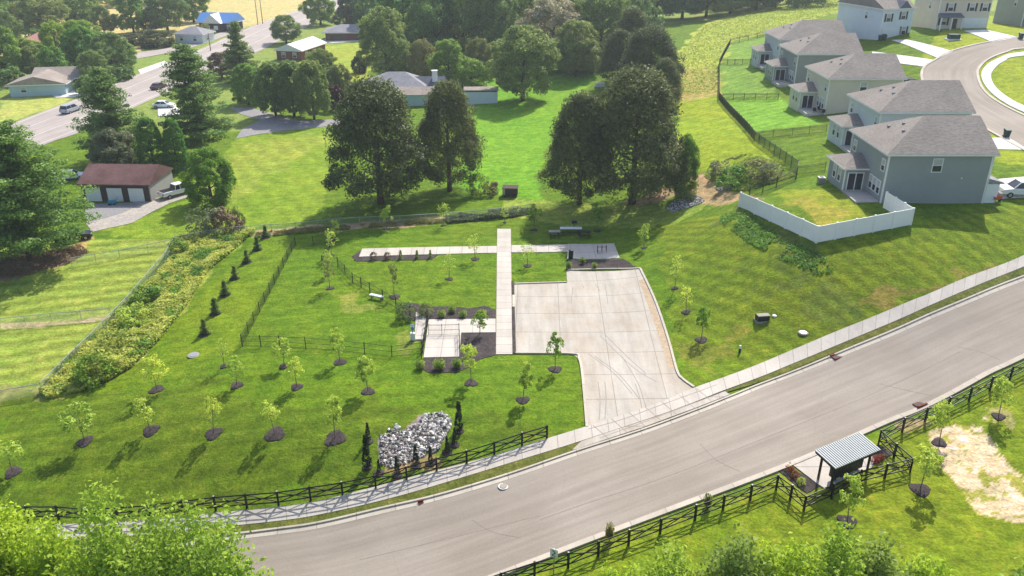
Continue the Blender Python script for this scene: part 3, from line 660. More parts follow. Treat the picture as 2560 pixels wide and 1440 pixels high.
def pine_proto(which):
    if which == 'pine': c = pine_pts(20, 7.6, 2.2, 14, 9, 1.15, 42000, .38, 5, .15, .5); h, r = 22.2, 7.3
    elif which == 'spruce': c = pine_pts(15, 6.6, .6, 14, 12, .9, 36000, .34, 8, .12, .52); h, r = 15.6, 6.4
    elif which == 'whitepine': c = pine_pts(19, 9.5, 2.0, 13, 10, 1.35, 60000, .36, 11, .18, .5); h, r = 21, 9.6
    else: c = pine_pts(11, 4.5, .6, 13, 9, .7, 18000, .34, 14, .1, .8); h, r = 11.6, 4.8
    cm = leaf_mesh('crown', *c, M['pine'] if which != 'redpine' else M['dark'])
    o = trunk_mb(h * .97, h * .016, 7, 3, spread=r * .5).build('trunk', M['trunk'], None, True); me = o.data; bpy.data.objects.remove(o)
    return cm, me, h, r
def place_tree(name, kind, px, pyb, pyt, wpx, label, cat='tree', group=None, var=0, mat=None, h=None):
    p = P(px, pyb); hh = h or HT(p, pyt); wr = wpx * mpp(p) / 2
    if kind in ('pine', 'spruce', 'whitepine', 'redpine'): cm, tm, H_, R_ = proto(kind, lambda: pine_proto(kind))
    else: cm, tm, H_, R_ = proto((kind, var), lambda: tree_proto(kind, var))
    e = empty(name, p, random.uniform(0, 6.28), label, cat, group); sc = (wr / R_, wr / R_, hh / H_)
    for nm, me in (('crown', cm), ('trunk', tm)):
        if mat and nm == 'crown':
            k = (me.name, mat)
            if k not in PROTO: PROTO[k] = me.copy(); PROTO[k].materials[0] = M[mat]
            me = PROTO[k]
        o = link(nm, me, e); o.scale = sc
    return e
random.seed(4)
TREES = [
 # name, kind, px, base row, top row, width px, label, variant
 ('cedar_tree','cedar',952,508,212,280,'broad dark cedar with low skirts, left one of the pair on the middle lawn',0),
 ('cedar_tree','cedar',1124,478,214,186,'dark cedar with a bare lower trunk, right one of the pair on the middle lawn',1),
 ('cedar_tree','cedar',1448,510,244,205,'rounded black-green cedar behind the picnic tables, left of its taller neighbour',1),
 ('cedar_tree','cedar',1580,508,186,285,'tallest wide cedar behind the picnic tables beside the stony wash',0),
 ('small_tree','green',1705,490,345,70,'green tree tucked against the right flank of the tallest cedar',1),
 ('dark_tree','dark',1307,252,72,172,'rounded dark tree with a short trunk beside the pale shed',0),
 ('cedar_tree','cedar',1620,240,70,180,'tall grey-green cedar behind the big cedar, against the meadow',0),
 ('cedar_tree','cedar',1575,190,25,130,'grey-green cedar at the wood edge left of the dark wood shade',1),
 ('cedar_tree','cedar',1655,275,150,110,'dark cedar leaning into the meadow right of the taller cedar',1),
 ('pine_tree','pine',500,385,118,200,'tall layered pine between the highway and the centre drive',0),
 ('spruce_tree','spruce',292,400,172,180,'broad drooping spruce in front of the highway',0),
 ('white_pine_tree','whitepine',75,650,312,365,'huge green pine over the brown ground by the red roofed garage',0),
 ('arborvitae','arbor',388,430,296,66,'dense columnar arborvitae behind the garage, left of the pair',0),
 ('arborvitae','arbor',447,428,298,54,'dense columnar arborvitae behind the garage, right of the pair',0),
 ('small_tree','grey',288,425,330,125,'pale grey-green rounded tree behind the red roofed garage',0),
 ('leafy_tree','bright',530,505,378,130,'bright green low tree beside the white pickup',0),
 ('pear_tree','pear',690,290,160,92,'dark oval tree at the left end of the row by the centre drive',0),
 ('pear_tree','pear',736,292,156,92,'dark oval tree in the middle of the row by the centre drive',0),
 ('pear_tree','pear',786,300,156,88,'dark oval tree at the right end of the row by the centre drive',0),
 ('leafy_tree','green',622,262,166,92,'light green tree with a forked trunk between the tall pine and the oval trees',1),
 ('red_pine_tree','redpine',606,205,56,120,'dark bluish conifer against the highway right of the tall pine',0),
 ('rust_tree','dark',556,195,135,70,'dull brownish tree between the tall pine and the bluish conifer',1),
 ('round_tree','dark',716,108,42,82,'round dark tree by the highway verge above the brick house',1),
 ('leafy_tree','green',802,62,-22,85,'pale green tall tree beside the highway at the top edge',0),
 ('conifer_tree','conifer',868,70,-25,75,'dark bluish conifer at the top edge beside the highway',0),
 ('dark_tree','dark',806,210,126,84,'dark tree behind the right end of the oval row',0),
 ('olive_tree','olive',852,255,168,75,'olive green small tree above the maroon tree',0),
 ('maroon_tree','maroon',845,275,218,62,'maroon leaved ornamental tree beside the oval row',0),
 ('shrub','bushc',899,182,142,44,'lone dark rounded bush on the lawn below the long grey house',0),
 # wood behind the centre lawn
 ('wood_tree','dark',968,195,25,130,'dark leafy tree at the left front corner of the centre wood',0),
 ('wood_tree','green',1010,130,-45,130,'bright crowned tree at the top edge of the centre wood, farthest left',0),
 ('wood_tree','dark',1085,150,-40,140,'dark tree high in the centre wood behind the small rounded trees',1),
 ('wood_tree','green',1160,140,-45,150,'green tree in the centre wood right above the small rounded trees',1),
 ('wood_tree','dark',1235,150,-40,140,'dark tree in the centre wood left of the cream blossom tree',0),
 ('wood_tree','olive',1058,200,105,78,'brownish olive narrow tree behind the grey roofed house',0),
 ('wood_tree','green',1122,218,105,105,'rounded green tree directly behind the white chimney',0),
 ('wood_tree','olive',1200,200,102,78,'small olive tree between the rounded green trees',1),
 ('wood_tree','bright',1178,228,152,108,'yellow-green low tree behind the pale shed',0),
 ('wood_tree','green',1285,120,-50,130,'green tree at the top edge behind the cream blossom tree',0),
 ('blossom_tree','bloom',1380,165,0,180,'tree covered in cream blossom in the centre wood',0),
 ('wood_tree','dark',1440,190,60,130,'dark tree below and right of the cream blossom tree',1),
 ('wood_tree','dark',1500,150,-35,150,'grey-green tall tree at the top edge right of the blossom tree',0),
 ('wood_tree','green',1430,110,-50,120,'green tree at the top edge above the blossom tree',1),
 ('wood_tree','cedar',1545,215,80,120,'dark cedar in front of the shaded gap in the wood',1),
 ('wood_tree','dark',925,70,-40,90,'grey-green tree over the pale roof at the top edge',1),
 # dark wood at the top right
 ('far_wood_tree','dark',1640,50,-70,120,'first dark tree of the far top right wood, beside the tall cedar',0),
 ('far_wood_tree','dark',1705,48,-70,120,'second dark tree from the left in the far top right wood',1),
 ('far_wood_tree','dark',1765,42,-70,120,'middle dark tree in the far top right wood',0),
 ('far_wood_tree','dark',1825,34,-70,120,'fourth dark tree from the left in the far top right wood',1),
 ('far_wood_tree','dark',1890,25,-70,120,'dark tree of the far top right wood nearest the meadow end',0),
 ('far_wood_tree','olive',2010,5,-45,110,'sunlit tree above the row of grey roofs at the top edge',1),
 # left top country
 ('country_tree','green',40,75,-30,150,'green tree in the top left corner',0),
 ('country_tree','dark',110,95,-15,130,'dark bluish tree right of the top left corner',0),
 ('country_tree','green',190,60,-40,130,'hazy green tree at the top edge above the yellow meadow',1),
 ('country_tree','dark',262,88,18,62,'small dark round tree standing before the yellow meadow',1),
 ('country_tree','green',335,82,-20,80,'tree with a clear trunk left of the blue roofed house',0),
 ('country_tree','dark',420,78,-25,100,'dark tree beside the blue roofed house',0),
 ('country_tree','green',485,55,-35,80,'green tree directly behind the blue roofed house',1),
 ('country_tree','dark',380,78,35,70,'low dark tree below the tall ones left of the blue roofed house',1),
 ('country_bush','bushc',395,116,78,100,'wide dark bush left of the small white house',0),
 ('country_bush','bushc',335,112,85,60,'low bush at the left end of the bushes by the white house',0),
 ('country_tree','green',25,200,70,95,'green tree at the left edge above the tan ranch house',1),
 ('country_tree','bright',150,165,62,90,'yellow-green tree beside the pink roof',0),
 ('country_tree','green',215,175,70,90,'green tree right of the yellow-green one above the ranch house',0),
 ('country_tree','dark',92,195,118,72,'dark tree below the pink roof',0),
 ('country_tree','dark',285,190,88,110,'dark wide tree beside the side road',1),
 ('country_tree','dark',240,215,130,80,'dark tree between the ranch house and the side road',0),
 ('country_tree','green',140,200,120,80,'green tree just behind the tan ranch roof',0),
 ('country_bush','olive',512,95,62,50,'olive bush between the white house and the blue roof',0),
 ('country_tree','bright',205,120,55,110,'bright green tree above the pink roofed house',1),
 ('country_tree','green',70,160,100,90,'green tree between the corner trees and the pink roof',1),
 ('country_tree','bright',255,150,85,90,'bright green tree left of the side road',0),
 ('country_tree','green',310,170,105,70,'green tree at the bend of the side road',1),
 ('country_tree','dark',20,120,30,80,'dark tree at the left edge below the corner tree',1),
]
FW = {'wood_tree': 'trees of the wood behind the centre lawn', 'far_wood_tree': 'dark trees of the far top right wood', 'pear_tree': 'row of oval trees', 'arborvitae': 'columnar arborvitae pair', 'cedar_tree': 'dark cedars', 'country_tree': 'trees in the far left country'}
for nm, k, px, yb, yt, wp, lab, var in TREES:
    place_tree(nm, k, px, yb, yt, wp, lab, 'bush' if 'bush' in nm or nm == 'shrub' else 'tree', FW.get(nm), var, {'rust_tree': 'rust', 'white_pine_tree': 'pinebright'}.get(nm))
# overlapping extra crowns that fill the back of the woods where single trees cannot be told apart
def mass(name, spots, mat, label, lsz=.7, n=2600):
    rs = np.random.RandomState(7); A = [[], [], [], []]
    for px, yb, yt, wp in spots:
        p = P(px, yb); h = HT(p, yt); r = wp * mpp(p) / 2
        c = crown('round', h * .92, r, h * .05, 60, n, lsz, int(px) + 503)
        A[0].append(c[0] + np.array(p)); A[1].append(c[1]); A[2].append(c[2]); A[3].append(c[3])
    me = leaf_mesh(name, *[np.concatenate(a) for a in A], M[mat]); tag(link(name, me), label, 'undergrowth', None, 'stuff')
mass('distant_woodland', [(x, 100 - (x - 940) * .02 + random.uniform(-14, 14), random.uniform(-60, -25), 110) for x in range(950, 1640, 46)], 'dark', 'unbroken dark woodland filling the back of the centre wood', n=4500)
mass('distant_woodland', [(x, 28 + random.uniform(-6, 6) - (x - 1640) * .03, -80, 110) for x in range(1640, 2060, 50)], 'dark', 'unbroken dark woodland along the top edge beyond the meadow', n=4500)
mass('distant_woodland', [(x, 10 + random.uniform(-10, 10), -60, 120) for x in range(-60, 520, 60)], 'green', 'hazy continuous woodland along the top left edge', 1.0, 3500)
mass('undergrowth', [(x, 172 + random.uniform(-10, 12), 120 + random.uniform(-15, 15), 80) for x in range(990, 1530, 48)], 'dark', 'shaded bushes filling the foot of the centre wood', .5, 2600)
mass('undergrowth', [(30,215,170,70),(225,235,190,60),(300,200,165,70),(75,110,75,80),(160,100,60,90)], 'dark', 'dark undergrowth around the tan ranch house', .5, 2600)
# ---------------------------------------------------------------- foreground crowns rising from below the frame
def fore_tree(px, pyb, pyt, wpx, label, seed, mat='fore', nst=150, nl=30000, ls=.25, low=.3):
    """many upright leafy stems fanning out from the base"""
    p = P(px, pyb); h = HT(p, pyt); r = wpx * mpp(p) / 2; rs = np.random.RandomState(seed); nl = int(nl * 1.9)
    a = rs.rand(nst) * 6.28; q = rs.rand(nst) ** .5; tip = np.stack([np.cos(a) * q * r, np.sin(a) * q * r, h * (1 - .42 * q ** 2) * (1 - .30 * rs.rand(nst) ** 1.5)], 1)
    mid = tip * np.array([.45, .45, .45]) + np.stack([rs.randn(nst) * .3, rs.randn(nst) * .3, np.zeros(nst)], 1)
    k = rs.randint(0, nst, nl); t = low + (1 - low) * rs.rand(nl) ** .8; t = t[:, None]
    b0 = tip[k] * np.array([.06, .06, .0]); c = b0 * (1 - t) ** 2 + 2 * mid[k] * t * (1 - t) * 1.0 + tip[k] * t ** 2
    nearp = np.clip((t - .5) * 2, 0, 1); off = rs.randn(nl, 3) * (.62 * (1 - nearp) + .24 * nearp + .05); off[:, 2] -= np.abs(off[:, 0]) * .4; c = c + off
    st = rs.rand(nst)
    sh = .05 + .35 * st[k] + .35 * t[:, 0] ** 3 + .4 * rs.rand(nl) ** 1.5  # lit tips and shaded interior painted into the leaf tone
    e = empty('foreground_tree', p, 0, label, 'tree', 'leafy trees along the bottom edge')
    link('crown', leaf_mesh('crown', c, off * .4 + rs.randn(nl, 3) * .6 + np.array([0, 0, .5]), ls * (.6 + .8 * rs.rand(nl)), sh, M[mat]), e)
    m = MB()
    for i in range(0, nst, 2):
        pts = [Vector(tip[i] * np.array([.06, .06, 0]) * (1 - u) ** 2 + 2 * mid[i] * u * (1 - u) + tip[i] * u * u) for u in (0, .3, .55, .8, 1)]
        m.tube(pts, [.05, .04, .025, .015, .006], 5, False)
    m.build('branches', M['trunk'], e, True); return e
fore_tree(60, 1800, 1232, 380, 'bright green leafy treetop filling the bottom left corner', 1, 'fore', 150, 44000)
fore_tree(235, 1830, 1300, 300, 'bright low treetop second from the left corner at the bottom', 9, 'fore', 110, 30000)
fore_tree(-60, 1650, 1290, 300, 'bright leafy treetop cut by the left edge near the bottom', 7, 'fore', 100, 26000)
fore_tree(430, 1830, 1195, 330, 'airy treetop with upright shoots over the pavement end at bottom left', 2, 'bright', 110, 19000)
fore_tree(590, 1830, 1235, 300, 'airy treetop overlapping the street edge, rightmost of the bottom left clump', 12, 'bright', 100, 14000)
fore_tree(330, 1880, 1370, 300, 'low green treetop wedged among the taller ones at bottom left', 3, 'fore', 100, 22000)
FT = [(1530,1395,200,'small treetop nearest the small white road sign at the bottom edge'),(1650,1362,220,'pale green treetop right below the black fence at the bottom'),(1785,1318,230,'treetop reaching highest toward the black fence at the bottom'),
      (1905,1335,230,'leafy treetop in the middle of the lower right clump'),(2010,1312,220,'bright treetop below the shelter fence corner'),(2120,1348,230,'treetop below the mulch ring in front of the shelter'),(2225,1385,200,'lowest treetop at the right end of the bottom clump')]
for i_, (x, t_, w_, l_) in enumerate(FT): fore_tree(x, 1800, t_, w_, l_, 20 + i_, ('fore', 'bright', 'weedg')[i_ % 3] if 'weedg' in M else 'fore', 90, 16000)
fore_tree(2540, 1800, 1345, 240, 'dark green treetop in the bottom right corner', 8, 'green', 90, 18000)
fore_tree(2440, 1830, 1392, 150, 'dark green low treetop left of the bottom right corner', 18, 'green', 60, 9000)
# ---------------------------------------------------------------- saplings with mulch rings
def sapling_crown(seed, h, r, n, mat, kind='pear', ls=.2):
    c = crown(kind, h * .62, r, h * .4, 26, n, ls, seed, rc=r * .42, lobes=.35, hollow=.15); return leaf_mesh('crown', *c, M[mat])
SAP = {}
def sapling(px, pyb, pyt, style, label, wpx=34, ring=1.0, lean=0, cat='sapling', name='sapling', gr='young trees in mulch rings'):
    p = P(px, pyb); h = max(1.2, HT(p, pyt)); e = empty(name, p, random.uniform(0, 6), label, cat, gr)
    mat, n, kind = {'lime': ('lime', 620, 'pear'), 'green': ('lime', 900, 'pear'), 'thin': ('lime', 240, 'pear'), 'dense': ('lime', 1500, 'round'), 'dark': ('bright', 800, 'pear'), 'tall': ('bright', 700, 'column'), 'olive': ('olive', 400, 'pear'), 'yellow': ('lime', 560, 'pear')}[style]
    key = (style, random.randint(0, 2))
    if key not in SAP: SAP[key] = sapling_crown(len(SAP) + 5, 3.2, .8, n, mat, kind)
    r = wpx * mpp(p) / 2; cr_ = o = link('crown', SAP[key], e); o.scale = (r / .8, r / .8, h / 3.2)
    if 'trunk' not in SAP:
        t = trunk_mb(3.0, .04, 4, 3, spread=.5).build('trunk', M['trunk_pale'], None, True); SAP['trunk'] = t.data; bpy.data.objects.remove(t)
    o = link('trunk', SAP['trunk'], e); o.scale = (1, 1, h / 3.2); tl = (random.uniform(-.09, .09), random.uniform(-.09, .09), 0)
    for ch in (o, cr_): ch.rotation_euler = tl
    if ring:
        rr = ring * .66; m = MB(); k = 20; b = []
        ca, sa = math.cos(-e.rotation_euler.z), math.sin(-e.rotation_euler.z)
        pts = [(0, 0, .10)]; 
        for q, lift in ((.55, .11), (.9, .07), (1.0, -.03)):
            for i in range(k):
                a = 2 * PI * i / k; q2 = q * rr * (1 + .12 * math.sin(3 * a + px) + .10 * random.uniform(-1, 1)); X, Y = math.cos(a) * q2, math.sin(a) * q2
                z = T(p.x + X, p.y + Y) - p.z + lift; pts.append((X * ca - Y * sa, X * sa + Y * ca, z))
        fs = [(0, 1 + i, 1 + (i + 1) % k) for i in range(k)]
        for s_ in (0, 1):
            for i in range(k): fs.append((1+s_*k+i, 1+(s_+1)*k+i, 1+(s_+1)*k+(i+1)%k, 1+s_*k+(i+1)%k))
        m.poly(pts, fs).build('mulch_ring', M['mulch'], e)
    return e
SAPS = [
 (32,1181,1098,'lime','pale sapling at the left edge, lowest row',60,1.1),(212,1104,1018,'lime','yellow-green sapling, second from the left in the lowest row',66,1.1),
 (377,1077,1000,'lime','pale topped sapling, third from the left in the lowest row',40,1.15),(534,1084,995,'lime','slim pale sapling, fourth in the lowest row',34,1.15),
 (688,1086,1008,'yellow','leaning yellow sapling above the long black fence',42,1.35),(838,1096,1000,'green','green sapling with the widest mulch ring, left of the rock pile',34,1.4),
 (392,974,895,'lime','yellow sapling over a tilted mulch ring below the weedy bank',50,1.1),(592,964,898,'lime','pale sapling below the corner of the wire dog fence',36,.95),
 (742,968,898,'lime','pale sapling in the second row, third from the left',34,.9),(920,979,900,'dense','round light green sapling between the dog run and the rock pile',38,1.0),
 (711,916,852,'lime','light sapling beside the bottom of the wire dog fence',38,.8),(850,906,828,'lime','pale sapling in front of the middle of the low wire fence',34,1.0),
 (561,916,850,'thin','wispy sapling by the dog fence corner',24,.7),(1178,958,866,'green','leafy sapling below the plaza mulch bed',36,1.0),
 (1307,1001,912,'dense','round sapling in the grass left of the driveway mouth',32,.95),(1388,924,836,'dark','dark sapling overlapping the bottom edge of the parking lot',32,1.0),
 (1753,850,776,'dark','sapling on the slope nearest the street, right of the parking lot',34,.95),(1715,781,715,'thin','thin sapling on the slope right of the parking lot, middle one',26,.75),
 (1687,721,640,'thin','wispy sapling at the top right corner of the parking lot',26,.6),(1610,620,560,'lime','sapling at the edge of the cedar shade',26,.6),
 (1319,665,612,'thin','thin yellowish sapling beside the cross path on its right',30,.8),(1188,648,588,'thin','thin sapling just below the horizontal path, left of the cross path',30,.85),
 (1123,698,640,'thin','wispy sapling in the grass square left of the cross path',26,.75),(986,743,666,'olive','sapling behind the white bench',24,1.0),
 (825,721,650,'olive','olive sapling inside the dog run',24,.75),(1108,564,508,'thin','thin sapling by the boundary fence, middle',24,.6),
 (967,573,515,'lime','yellow-green sapling by the boundary fence in front of the left cedar',26,.75),(1262,557,520,'thin','tiny sapling above the end of the cross path',18,.4),
 (1336,575,515,'dark','sapling in the cedar shade left of the picnic tables',30,.8),(1493,578,513,'tall','upright oval sapling in the cedar shade right of the picnic tables',28,.8),
 (820,560,520,'lime','yellow-green sapling at the boundary fence above the dog run gate',24,0),(838,600,555,'lime','sapling growing on the dog run corner',22,.5),
 (828,640,575,'thin','reddish staked sapling in the dog run corner',26,.7),(818,690,630,'lime','pale sapling at the foot of the dog run corner',22,.5),
 (2118,1304,1200,'lime','light green sapling in front of the mailbox shelter',48,1.05),(2300,1224,1125,'green','full leafed sapling right of the mailbox shelter fence corner',56,1.15),
 (2348,1107,1012,'green','sapling between the black fence and the straw patch',44,.9),(2496,1042,955,'green','sapling behind the black fence near the right edge',44,.8),
 (1200,836,780,'dark','small dark sapling on the plaza beside the mulch bed',32,0)]
random.seed(9)
for s_ in SAPS: sapling(*s_[:4], s_[4], s_[5], s_[6])
# ---------------------------------------------------------------- small conifers, cypresses, grasses, shrubs
def mini(kind):
    if kind == 'spruce': c = pine_pts(1.9, .62, .1, 9, 8, .2, 2600, .14, 4, .1, .8)
    elif kind == 'cypress': c = crown('cone', 2.6, .34, .05, 140, 2600, .11, 6, rc=.1, lobes=.05, hollow=.7)
    elif kind == 'shrub': c = crown('round', 1.0, .65, .05, 24, 900, .14, 9, rc=.25)
    elif kind == 'tuft':
        rs = np.random.RandomState(2); n = 420; a = rs.rand(n) * 6.28; l = rs.uniform(.5, 1.05, n); q = rs.rand(n) ** .6
        c = (np.stack([np.cos(a) * q * .5 * l, np.sin(a) * q * .5 * l, l * (.35 + .6 * rs.rand(n)) * (1 - .3 * q)], 1), np.stack([-np.sin(a), np.cos(a), rs.rand(n) * .6], 1), np.full(n, .22), .3 + .7 * rs.rand(n))
    m = leaf_mesh('foliage', *c, M[{'spruce': 'dark', 'cypress': 'cypress', 'shrub': 'green', 'tuft': 'grasstuft'}[kind]], .4)
    s = MB().tube([(0,0,-.2),(0,0,.6)], [.05,.03], 6).build('stem', M['trunk'], None); me = s.data; bpy.data.objects.remove(s); return m, me
def mini_place(kind, name, px, pyb, pyt, H_, label, cat, group, ring=0, mat=None, wmul=1.0, minh=.5):
    p = P(px, pyb); h = max(minh, HT(p, pyt)); f, s = proto('mini' + kind, lambda: mini(kind)); e = empty(name, p, random.uniform(0, 6), label, cat, group); k = h / H_
    if mat:
        kk = (kind, mat)
        if kk not in PROTO: PROTO[kk] = f.copy(); PROTO[kk].materials[0] = M[mat]
        f = PROTO[kk]
    o = link('foliage', f, e); o.scale = (k * wmul, k * wmul, k); o = link('stem', s, e); o.scale = (1, 1, k)
    if ring:
        m = MB().lathe((0, 0, -.12), [(ring * 1.0, 0), (ring, .14), (ring * .8, .2), (.05, .24)], 14); m.build('mulch_ring', M['mulch'], e)
    return e
ROWC = ['nearest','second','third','fourth','fifth','sixth','farthest']
for i, (x, b, t) in enumerate([(513,836,798),(540,784,745),(564,738,702),(588,696,664),(618,656,625),(644,624,592),(665,594,564)]):
    mini_place('spruce', 'small_conifer', x, b, t, 2.0, '%s dark young conifer %s in the row along the dog run' % (ROWC[i], 'from the camera' if 0 < i < 6 else 'one') if 0 < i < 6 else '%s dark young conifer of the row along the dog run' % ROWC[i], 'conifer', 'row of young conifers', .7, wmul=1.1)
CYP = [(921,1103,1057,'upper slim cypress left of the rock pile'),(919,1167,1088,'tall slim cypress left of the rock pile'),(948,1182,1148,'slim cypress at the lower left corner of the rock pile'),(993,1187,1140,'slim cypress at the foot of the rock pile, left one'),
 (1040,1162,1112,'slim cypress in front of the middle of the rock pile'),(1077,1158,1117,'slim cypress in front of the rock pile, next to the fence'),(1118,1131,1090,'slim cypress right of the rock pile, lower one'),(1137,1112,1070,'slim cypress right of the rock pile, middle one'),(1148,1078,1004,'tallest slim cypress at the upper right of the rock pile')]
for x, b, t, l in CYP: mini_place('cypress', 'cypress', x, b, t, 2.65, 'dark ' + l, 'cypress', 'slim cypresses round the rock pile', .45)
GR = [(1050,922,896,'left end of the lower plaza bed'),(1098,924,894,'middle of the lower plaza bed'),(1143,920,893,'right end of the lower plaza bed'),(1104,794,772,'left side of the upper plaza bed'),(1157,794,773,'middle of the upper plaza bed'),(1206,792,772,'right side of the upper plaza bed'),(1130,782,764,'back of the upper plaza bed')]
for x, b, t, l in GR: mini_place('tuft', 'ornamental_grass', x, b, t, 1.0, 'bright green ornamental grass at the ' + l, 'ornamental grass', 'ornamental grasses in the beds', wmul=.9, minh=1.0)
for x, b, t, l in [(1002,648,626,'third plant from the left'),(1043,647,626,'second plant from the right'),(1076,645,625,'rightmost plant'),(935,650,634,'leftmost plant'),(970,649,634,'second plant from the left')]:
    mini_place('cypress' if x > 980 else 'shrub', 'bed_shrub', x, b, t, 2.6 if x > 980 else 1.0, 'small green %s in the narrow bed under the horizontal path' % l, 'shrub', 'plants in the narrow bed', wmul=1.6 if x > 980 else .8, mat='bright' if x > 980 else 'rust')
for x, b, t, l in [(1422,672,650,'dark plant at the left end'),(1456,660,640,'upright green plant'),(1486,672,654,'yellow-green plant')]: mini_place('tuft', 'bed_shrub', x, b, t, 1.0, l + ' in the mulch bed above the parking lot', 'shrub', 'plants in the upper lot bed', wmul=.7)
mini_place('shrub', 'shrub', 1015, 798, 765, 1.0, 'dark rounded shrub at the left tip of the plaza bed', 'shrub', None, mat='dark')
mini_place('shrub', 'shrub', 1066, 790, 765, 1.0, 'small shrub behind the pale plaza slab', 'shrub', None, mat='dark')
for x, b, t, l, mt, wm in [(517,580,522,'leafy grey-green bush in the field beside the brown one','grey',1.25),(574,578,525,'brown and dark bush in the field right of the grey-green one','rust',1.05),(597,560,520,'small dark bush at the right of the field clump','dark',.7),(1197,488,440,'dark leafy bush left of the metal fire pit','green',.85),(1225,486,455,'reddish brown bush beside the metal fire pit','rust',1.1),
    (245,950,900,'big yellow-green bush at the bottom of the weedy bank','bright',1.4),(300,880,835,'pale bush half way down the weedy bank','weed',1.5),(338,812,770,'light bush in the middle of the weedy bank','lime',1.4),(370,755,715,'dark green bush in the upper weedy bank','green',1.3),(272,925,880,'rounded bush beside the lowest one on the weedy bank','weed',1.3),
    (450,630,598,'dark bush at the top of the weedy bank by the fence corner','green',1.1),(1716,498,440,'dark upright shrub beside the stony wash','dark',.8),(1700,440,390,'green shrub under the right skirt of the big cedar','green',.8),
    (1830,470,420,'dark bush in the ditch patch by the black picket fence','green',1.3),(1800,440,408,'pale bush at the left of the ditch patch','grey',1.4),(1880,450,405,'mixed bush at the right of the ditch patch','olive',1.5),(1925,450,415,'low bush in the ditch patch nearest the picket fence','grey',1.3)]:
    mini_place('shrub', 'bush', x, b, t, 1.1, l, 'bush', None, mat=mt, wmul=wm)
for i, (x, b, l) in enumerate([(1972,1178,'orange-flowered plant at the street end'),(1988,1196,'red-flowered plant in the middle'),(2003,1212,'yellow-flowered plant at the back')]): mini_place('shrub', 'flower_plant', x, b, b - 12, 1.0, l + ' of the left shelter bed', 'flowering plant', None, mat='flowerred' if i < 2 else 'lime', minh=.5)
for i, (x, b, l) in enumerate([(2186,1156,'red-flowered plant near the shelter post'),(2198,1150,'orange-flowered plant beside the fence')]): mini_place('shrub', 'flower_plant', x, b, b - 12, 1.0, l + ' in the right shelter bed', 'flowering plant', None, mat='flowerred', minh=.5)
mini_place('tuft', 'tall_weed', 1523, 1352, 1300, 1.0, 'tall seedy weed sticking up above the black fence at the bottom', 'weed', None, mat='olive', wmul=.35)
mini_place('tuft', 'tall_weed', 1768, 1270, 1228, 1.0, 'tall seedy weed above the black fence left of the shelter', 'weed', None, mat='olive', wmul=.4)
# ---------------------------------------------------------------- uncountable ground cover
def cover(name, poly_px, n, mat, ls, hmax, label, seed=1, clumpy=.0, cat='ground cover'):
    poly = W2(poly_px); rs = np.random.RandomState(seed); mn = poly.min(0); mx = poly.max(0); out = []; tot = 0
    while tot < n:
        q = rs.rand(n * 2, 2) * (mx - mn) + mn; q = q[inpoly(q[:, 0], q[:, 1], poly)]
        if clumpy: q = q[vnoise(q[:, 0], q[:, 1], 2.2, seed + 3) * .6 + vnoise(q[:, 0], q[:, 1], .9, seed + 4) * .4 > clumpy]
        out.append(q); tot += len(q)
    q = np.concatenate(out)[:n]; hn = vnoise(q[:, 0], q[:, 1], 2.5, seed) * .6 + vnoise(q[:, 0], q[:, 1], .8, seed + 1) * .5
    z = TA(q[:, 0], q[:, 1]) + hmax * hn * rs.rand(n) ** .6; c = np.stack([q[:, 0], q[:, 1], z], 1)
    sh = vnoise(q[:, 0], q[:, 1], 1.6, seed + 2) * .7 + .3 * rs.rand(n)
    tag(link(name, leaf_mesh(name, c, rs.randn(n, 3) * .7 + np.array([0, 0, .7]), ls * (.6 + .8 * rs.rand(n)), sh, M[mat])), label, cat, None, 'stuff')
cover('weeds', weedy, 56000, 'weed', .30, .95, 'tangled yellow-green weeds on the bank beside the chain link fence', 1)
cover('weeds', weedy, 12000, 'green', .26, 1.1, 'darker leafy weeds among the tangle on the bank', 11, .5)
cover('meadow_weeds', [(1650,185),(1760,65),(2110,-10),(2150,20),(1915,83),(1822,103),(1790,160),(1795,230),(1700,240)], 15000, 'weed', .45, .35, 'rough yellow meadow between the woods and the picket fence', 3)
cover('ditch_weeds', [(1760,440),(1780,405),(1870,385),(1930,400),(1990,440),(1930,460),(1860,480),(1800,470)], 9000, 'weed', .24, .35, 'rough weeds in the ditch patch outside the picket fence', 4, .4)
cover('slope_weeds', [(1800,540),(1850,530),(1960,600),(2060,640),(2085,680),(2040,690),(1950,650),(1870,610),(1800,560)], 2600, 'green', .24, .3, 'straggly dark weeds on the slope below the white fence', 5, .36)
cover('hedge_weeds', [(1110,545),(1280,528),(1330,525),(1330,535),(1280,545),(1120,560)], 9000, 'grey', .22, .9, 'scruffy weeds along the boundary fence in front of the cedars', 6, .3)
cover('hedge_weeds', [(640,585),(850,567),(1110,548),(1110,558),(850,577),(640,595)], 8000, 'olive', .18, .5, 'dry weeds along the boundary fence left of the cedars', 8, .3)
cover('fallen_needles', [(60,640),(200,610),(225,630),(180,655),(60,690),(-80,700),(-80,650)], 7000, 'rust', .2, .08, 'brown needles and twigs under the huge pine', 10)
